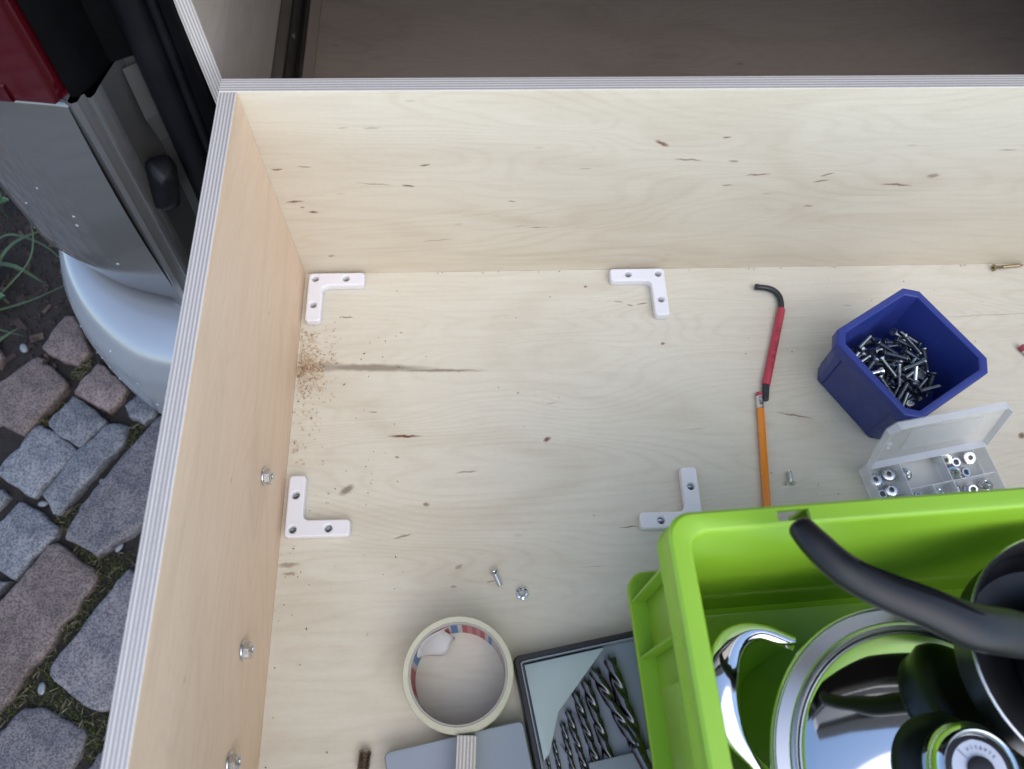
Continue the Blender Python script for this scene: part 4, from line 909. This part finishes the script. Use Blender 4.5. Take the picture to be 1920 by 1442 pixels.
obj('holder_bar', box(.009, CW-.008, -.158, -.140, .0067, .0165), 'case_grey', cs, bevel=.001, seg=2, smooth=35)
BITS = [((.246,-.500),(.2515,-.528),.0026,'smallest drill bit in the case, next to the pale panel'), ((.2525,-.489),(.2600,-.532),.0034,'second smallest drill bit in the case'), ((.2610,-.475),(.2715,-.533),.0044,'third smallest drill bit in the case'), ((.2662,-.465),(.2835,-.535),.0052,'fourth drill bit from the pale panel'),
        ((.2735,-.4495),(.2955,-.537),.0064,'fifth drill bit from the pale panel, tip level with its corner'), ((.2830,-.440),(.3070,-.538),.0078,'sixth drill bit from the pale panel, thick and upright'), ((.2900,-.4310),(.3235,-.500),.0088,'thick drill bit lying aslant over its neighbour'), ((.3055,-.4215),(.3260,-.500),.0098,'thickest drill bit at the right side of the case')]
def bit_mesh(D, fl, L_):
    rings = []; n = 28
    def sec(rot, z, k=1.):
        out = []
        for i in range(n):
            t = 2*PI*i/n; c2 = math.cos(2*t); rr = D/2*(1-.42*max(0., -c2+.15)**1.3/1.2)*k
            out.append((rr*math.cos(t+rot), rr*math.sin(t+rot), z))
        return out
    steps = int(fl/(D*.07))+2; lead = D*5.0
    rings.append([(D*.02*math.cos(2*PI*i/n), D*.02*math.sin(2*PI*i/n), 0) for i in range(n)])
    rings.append([(D*.09*math.cos(2*PI*i/n), D*.09*math.sin(2*PI*i/n), -D*.35) for i in range(n)])
    for k in range(steps+1):
        z = -D*(.38)-(fl-D*.38)*k/steps; rings.append(sec(-2*PI*z/lead, z))
    rings.append([(D*.5*math.cos(2*PI*i/n), D*.5*math.sin(2*PI*i/n), -fl-.003) for i in range(n)])
    rings.append([(D*.5*math.cos(2*PI*i/n), D*.5*math.sin(2*PI*i/n), -L_) for i in range(n)])
    return loft(rings)
for k, (tpx, bt, D, lb) in enumerate(BITS):
    D *= 1.2
    z = .0069+D/2
    if k == 6: a_, c2 = Vector((*tpx, z)), Vector((*bt, .0067+.0080))
    else: a_, c2 = Vector((*tpx, z)), Vector((*bt, z))
    d = (a_-c2).normalized(); Lb = .030+D*10; fl = Lb*.62
    lim = (cl(a_.x, a_.y)[1]+CL-.012)
    Lb = min(Lb, lim)
    if k == 6: fl = .072
    o = fixn(obj('drill_bit', bit_mesh(D, min(fl, Lb*.75), Lb), 'bit', smooth=50)); o.location = a_; o.rotation_euler = d.to_track_quat('Z', 'Y').to_euler()
    tag(o, lb, 'drill bit', 'drill bits in the black case')
for k in range(5):
    (xa, ya), (xb, yb) = BITS[k][0], BITS[k+1][0]; (xc, yc), (xd_, yd) = BITS[k][1], BITS[k+1][1]
    p0 = cl(.5*(xa+xb)+.002, .5*(ya+yb)-.012); p1 = cl(.5*(xc+xd_), .5*(yc+yd)+.026)
    if p0[1] < p1[1]+.01: continue
    dx = .0011
    obj('ridge', prism([(p0[0]-.0003, p0[1]), (p1[0]-dx, p1[1]), (p1[0]+dx, p1[1]), (p0[0]+.0003, p0[1])], .0067, .0110), 'case_grey', cs, bevel=.0004, seg=1)

# ================================================================== GREY CASE AND PLYWOOD OFFCUT
gc = thing('plastic_case', 'closed light grey plastic case below the tape roll', 'case', (.1100, -.4955, 0), R(10.3))
fixn(obj('lower_shell', loft([rrect(.059, .045, .004, .0003, 4, .059, -.045), rrect(.0598, .0458, .0045, .003, 4, .059, -.045), rrect(.0598, .0458, .0045, .0125, 4, .059, -.045)]), 'grey_lid', gc, smooth=40))
fixn(obj('lid', loft([rrect(.0598, .0458, .0045, .0129, 4, .059, -.045), rrect(.0595, .0455, .0045, .0235, 4, .059, -.045), rrect(.0585, .0445, .004, .0255, 4, .059, -.045), rrect(.0560, .0420, .003, .0260, 4, .059, -.045)]), 'grey_lid', gc, smooth=50))
M['ply_strip'] = plywood('ply_strip', 'X', 'Y', z0=-.0078, thick_m=.0156, seed=11)
of = obj('plywood_offcut', box(-.0078, .0078, -.065, 0, 0, .028), 'ply_strip', bevel=.0005, seg=1); of.location = (.1795, -.4850, .0262); of.rotation_euler.z = R(-3)
tag(of, 'short strip of plywood on edge lying across the grey case', 'plywood strip')

# ================================================================== GREEN CRATE
CR = thing('crate', 'bright green stacking crate full of cookware', 'crate', (.5100-.2*(math.cos(R(2.8))-1)*-1-.15*math.sin(R(2.8))*-1, -.5170+.2*math.sin(R(2.8)), 0), R(2.8))
A, B, HC = .200, .150, .272
def rr_(a_in, z, r=.016): return rrect(A-a_in, B-a_in, max(.003, r-a_in*.35), z, 6)
prof = [(.027, .0), (.023, .002), (.017, .092), (.0165, .0985), (.003, .0985), (.002, .1000), (.002, .1040), (.003, .1052), (.0160, .1056), (.0145, HC-.0045), (.0032, HC-.0045), (.0032, HC-.036), (.0012, HC-.036), (.0004, HC-.0345), (.0004, HC-.030), (.0016, HC-.028), (.0010, HC-.002), (.0030, HC), (.0125, HC), (.0140, HC-.0010), (.0150, HC-.0035), (.0200, .012), (.0270, .0060)]
rings = [rr_(i_, z) for i_, z in prof]
cv = loft(rings, True, True, True)
shell = fixn(obj('shell', cv, 'green_plastic', CR, smooth=35))
ct = obj('cutter', merge(box(-.128, -.107, B-.0116, B-.0046, HC-.0062, HC+.02), box(-.128, -.107, B-.0126, B+.01, HC-.06, HC-.0060)), 'green_plastic', CR)
bo = shell.modifiers.new('slot', 'BOOLEAN'); bo.object = ct; bo.operation = 'DIFFERENCE'; bo.solver = 'EXACT'
dg = bpy.context.evaluated_depsgraph_get(); dg.update(); nm_ = bpy.data.meshes.new_from_object(shell.evaluated_get(dg)); shell.modifiers.clear(); shell.data = nm_
bpy.data.objects.remove(ct)
nm_.polygons.foreach_set('use_smooth', [True]*len(nm_.polygons)); nm_.set_sharp_from_angle(angle=R(35))
def ribbox(x0, x1, y0, y1, z0, z1): obj('rib', box(x0, x1, y0, y1, z0, z1), 'green_plastic', CR, bevel=.0006, seg=1)
for y in (.1245, .081, -.081, -.1245):
    ribbox(-A+.0036, -A+.0150, y-.0011, y+.0011, .1058, HC-.0365); ribbox(A-.0150, A-.0036, y-.0011, y+.0011, .1058, HC-.0365)
for x in (-.172, -.12, -.06, 0, .06, .12, .172):
    ribbox(x-.0011, x+.0011, B-.0150, B-.0036, .1058, HC-.0365); ribbox(x-.0011, x+.0011, -B+.0036, -B+.0150, .1058, HC-.0365)
# grip shells on the short sides
for s in (-1, 1):
    x0, x1 = sorted((s*(A-.0152), s*(A-.0070))); obj('grip', box(x0, x1, -.055, .055, .150, HC-.046), 'green_plastic', CR, bevel=.002, seg=2, smooth=35)

# ================================================================== COOKWARE IN THE CRATE
PX, PY = .4920, -.5200
pot = thing('cooking_pot', 'polished steel cooking pot in the crate with a loop handle', 'pot', (PX, PY, .0065))
ZR = .170-.0065
fixn(obj('body', lathe([(.001, 0), (.092, 0), (.098, .003), (.100, .010), (.100, ZR-.006), (.1045, ZR), (.1035, ZR+.001), (.0985, ZR-.004), (.0980, .010), (.092, .004), (.001, .004)], 72, cap=False), 'chrome', pot, smooth=45))
def loop_handle(sx):
    pts = [(.070, .085, .148), (.095, .094, .150), (.116, .087, .153), (.1275, .066, .155), (.1280, .034, .155), (.115, .010, .153), (.094, -.012, .150)]
    pts = [(-x if sx < 0 else x, y if sx < 0 else -y, z) for x, y, z in pts]
    wd = [(.006, .003), (.006, .003), (.0105, .0034), (.0125, .0036), (.0105, .0036), (.0055, .0032), (.006, .003)]
    pth = crom(pts, 6); rad = []
    for i in range(len(pth)):
        t = i/(len(pth)-1)*(len(wd)-1); k = min(int(t), len(wd)-2); f_ = t-k; rad.append((wd[k][0]*(1-f_)+wd[k+1][0]*f_, wd[k][1]*(1-f_)+wd[k+1][1]*f_))
    fixn(obj('loop_handle', sweep(pth, rad, 16), 'chrome', pot, smooth=70))
loop_handle(-1)
potlid = thing('pot_lid', 'mirror polished steel pot lid with a round dial knob', 'pot lid', (PX, PY, .1715))
fixn(obj('dome', lathe([(.0005, .0210), (.020, .0205), (.040, .0185), (.060, .0150), (.078, .0100), (.0855, .0068), (.0885, .0048), (.0885, .0038), (.0600, .0130), (.0005, .0190)], 96, cap=False), 'chrome', potlid, smooth=60))
fixn(obj('rim_band', lathe([(.0890, .0040), (.0905, .0062), (.0925, .0070), (.0945, .0064), (.0955, .0050), (.1040, .0042), (.1052, .0030), (.1052, .0010), (.0890, .0010)], 96, loop=True), 'brushed', potlid, smooth=35))
fixn(obj('rim_edge', lathe([(.1054, .0008), (.1056, .0032), (.1064, .0040), (.1074, .0034), (.1078, .0016), (.1070, .0002)], 96, loop=True), 'chrome', potlid, smooth=60))
kn = fixn(obj('knob_base', lathe([(.0005, .0215), (.034, .0185), (.0345, .0200), (.033, .0235), (.026, .0265), (.018, .030), (.0005, .031)], 64, cap=False), 'bakelite', potlid, smooth=45))
knob = fixn(obj('knob', lathe([(.0005, .0312), (.0180, .0300), (.0265, .0400), (.0282, .0480), (.0275, .0560), (.0255, .0605), (.0225, .0622), (.0212, .0614), (.0200, .0580), (.0005, .0575)], 64, cap=False), 'chrome', potlid, smooth=50))
fixn(obj('knob_ring', lathe([(.0196, .0578), (.0196, .0592), (.0170, .0596), (.0168, .0578)], 64, loop=True), 'bakelite', knob, smooth=40))
dial = fixn(obj('dial', lathe([(.0005, .0578), (.0166, .0578), (.0166, .0598), (.0085, .0602), (.0005, .0602)], 64, cap=False), 'dial', knob, smooth=40))
fixn(obj('dial_hub', lathe([(.0005, .0603), (.0080, .0603), (.0078, .0625), (.0055, .0632), (.0005, .0634)], 32, cap=False), 'bakelite', dial, smooth=40))
for k, s in enumerate('vitavit'):
    me = text_mesh(s, .0042); a = R(112-13*k)
    for v in me.vertices: x, y = v.co.x, v.co.y+.0128; c2, s2 = math.cos(a-PI/2), math.sin(a-PI/2); v.co = (x*c2-y*s2, x*s2+y*c2, .06040)
    link('letter', me, 'dial_ink', dial)
obj('dial_mark', ([(math.cos(a)*r_, math.sin(a)*r_, .06035) for r_, a in ((.0090, R(131)), (.0160, R(131)), (.0160, R(133)), (.0090, R(134)))], [[0, 1, 2, 3]]), 'dial_ink', dial)

# black pan lying on the lid, and a smaller pan nested in it whose long handle reaches over the rim
KX, KY = .5745, -.4585
pan = thing('saucepan', 'black saucepan lying on the pot lid at the right edge', 'pan', (KX, KY, .204))
fixn(obj('body', lathe([(.001, 0), (.058, 0), (.066, .004), (.0705, .012), (.0745, .040), (.0762, .0412), (.0765, .0425), (.0745, .0430), (.0725, .0405), (.0685, .013), (.060, .0055), (.001, .0050)], 72, cap=False), 'pan_black', pan, smooth=40))
fixn(obj('steel_rim', lathe([(.0752, .0428), (.0757, .0440), (.0768, .0436), (.0770, .0428)], 72, loop=True), 'brushed', pan, smooth=40))
fp = thing('frying_pan', 'small black pan nested in the saucepan, its curved black handle reaching over the crate rim', 'pan', (KX+.016, KY-.004, .2105))
fixn(obj('body', lathe([(.001, 0), (.040, 0), (.047, .004), (.054, .030), (.0555, .031), (.0535, .0325), (.0500, .028), (.044, .0065), (.001, .0045)], 64, cap=False), 'pan_black', fp, smooth=40))
hp = [(.5560, -.4520, .2560), (.5330, -.4510, .2680), (.5010, -.4480, .2830), (.4740, -.4450, .2930), (.4480, -.4350, .2990), (.4230, -.4255, .3030), (.4020, -.4130, .3050), (.3890, -.3985, .3050), (.3820, -.3875, .3040), (.3803, -.3845, .3035)]
hr_ = [(.0100, .0070), (.0128, .0082), (.0142, .0092), (.0136, .0092), (.0120, .0088), (.0108, .0084), (.0100, .0080), (.0092, .0074), (.0078, .0062), (.0040, .0034)]
pth = crom([Vector(p)-Vector((KX+.016, KY-.004, .2105)) for p in hp], 6); rad = []
for i in range(len(pth)):
    t = i/(len(pth)-1)*(len(hr_)-1); k = min(int(t), len(hr_)-2); f_ = t-k; rad.append((hr_[k][0]*(1-f_)+hr_[k+1][0]*f_, hr_[k][1]*(1-f_)+hr_[k+1][1]*f_))
hnd = fixn(obj('handle', sweep(pth, rad, 24), 'bakelite', fp, smooth=70))
# finger groove with its dark slot along the handle's far side
gpth = [p+Vector((.0045, .0050, rad[i+18][1]*.80)) for i, p in enumerate(pth[18:36])]
fixn(obj('hanging_slot', sweep(gpth, [(.0034*math.sin(PI*(i+.6)/(len(gpth)+.2)), .0008) for i in range(len(gpth))], 12), 'trim', hnd, smooth=60))
fixn(obj('handle_bracket', sweep([pth[0]+Vector((.006, .002, -.004)), pth[0]+Vector((-.004, 0, .0002)), pth[4]], [(.011, .006), (.0112, .0078), (.0118, .0086)], 16), 'brushed', fp, smooth=60))

# ================================================================== SAWDUST AND LOOSE BITS
sd1, sd2, sd3 = [], [], []
def chip(x, y, l, w, lst, z=.0004):
    a = random.uniform(0, PI); t = random.uniform(-.5, .5); V, F = box(-l/2, l/2, -w/2, w/2, 0, min(w, .0005)); mt_ = Matrix.Rotation(a, 3, 'Z') @ Matrix.Rotation(t*.4, 3, 'Y')
    V = [mt_ @ Vector(q) for q in V]; mn = min(q.z for q in V); lst.append(([(q.x+x, q.y+y, q.z-mn+z) for q in V], F))
for k in range(420):
    x = abs(random.gauss(.012, .013))+.002; y = random.gauss(-.113, .022) if random.random() < .7 else random.uniform(-.23, -.075)
    chip(x, y, random.uniform(.0008, .0035), random.uniform(.0003, .0010), sd1 if random.random() < .86 else sd2)
for k in range(170):
    chip(abs(random.gauss(.010, .010))+.002, random.gauss(-.122, .006), random.uniform(.001, .004), random.uniform(.0004, .0012), sd1 if random.random() < .7 else sd2, random.uniform(.0003, .002))
for k in range(60): chip(random.uniform(.003, .12), random.uniform(-.4, -.05), random.uniform(.0006, .0022), random.uniform(.0003, .0009), random.choice((sd1, sd2, sd3)))
for k in range(40): chip(random.uniform(.003, .75), random.uniform(-.33, -.01), random.uniform(.0005, .0016), random.uniform(.0003, .0007), sd3)
for k in range(22): chip(abs(random.gauss(0, .018))+.002, random.uniform(-.62, -.30), random.uniform(.0006, .0016), random.uniform(.0004, .0010), random.choice((sd1, sd2, sd3)))
for k in range(22): chip(random.uniform(.01, .8), -.0015-abs(random.gauss(0, .001)), random.uniform(.0006, .002), .0005, random.choice((sd1, sd3)))
tag(obj('sawdust', merge(*sd1), 'sawdust'), 'pale sawdust gathered at the left wall of the drawer', 'sawdust', kind='stuff')
tag(obj('wood_shavings', merge(*sd2), 'shaving'), 'brown wood shavings among the sawdust by the left wall', 'shavings', kind='stuff')
tag(obj('grit', merge(*sd3), 'grime'), 'dark specks of grit scattered over the drawer floor', 'grit', kind='stuff')
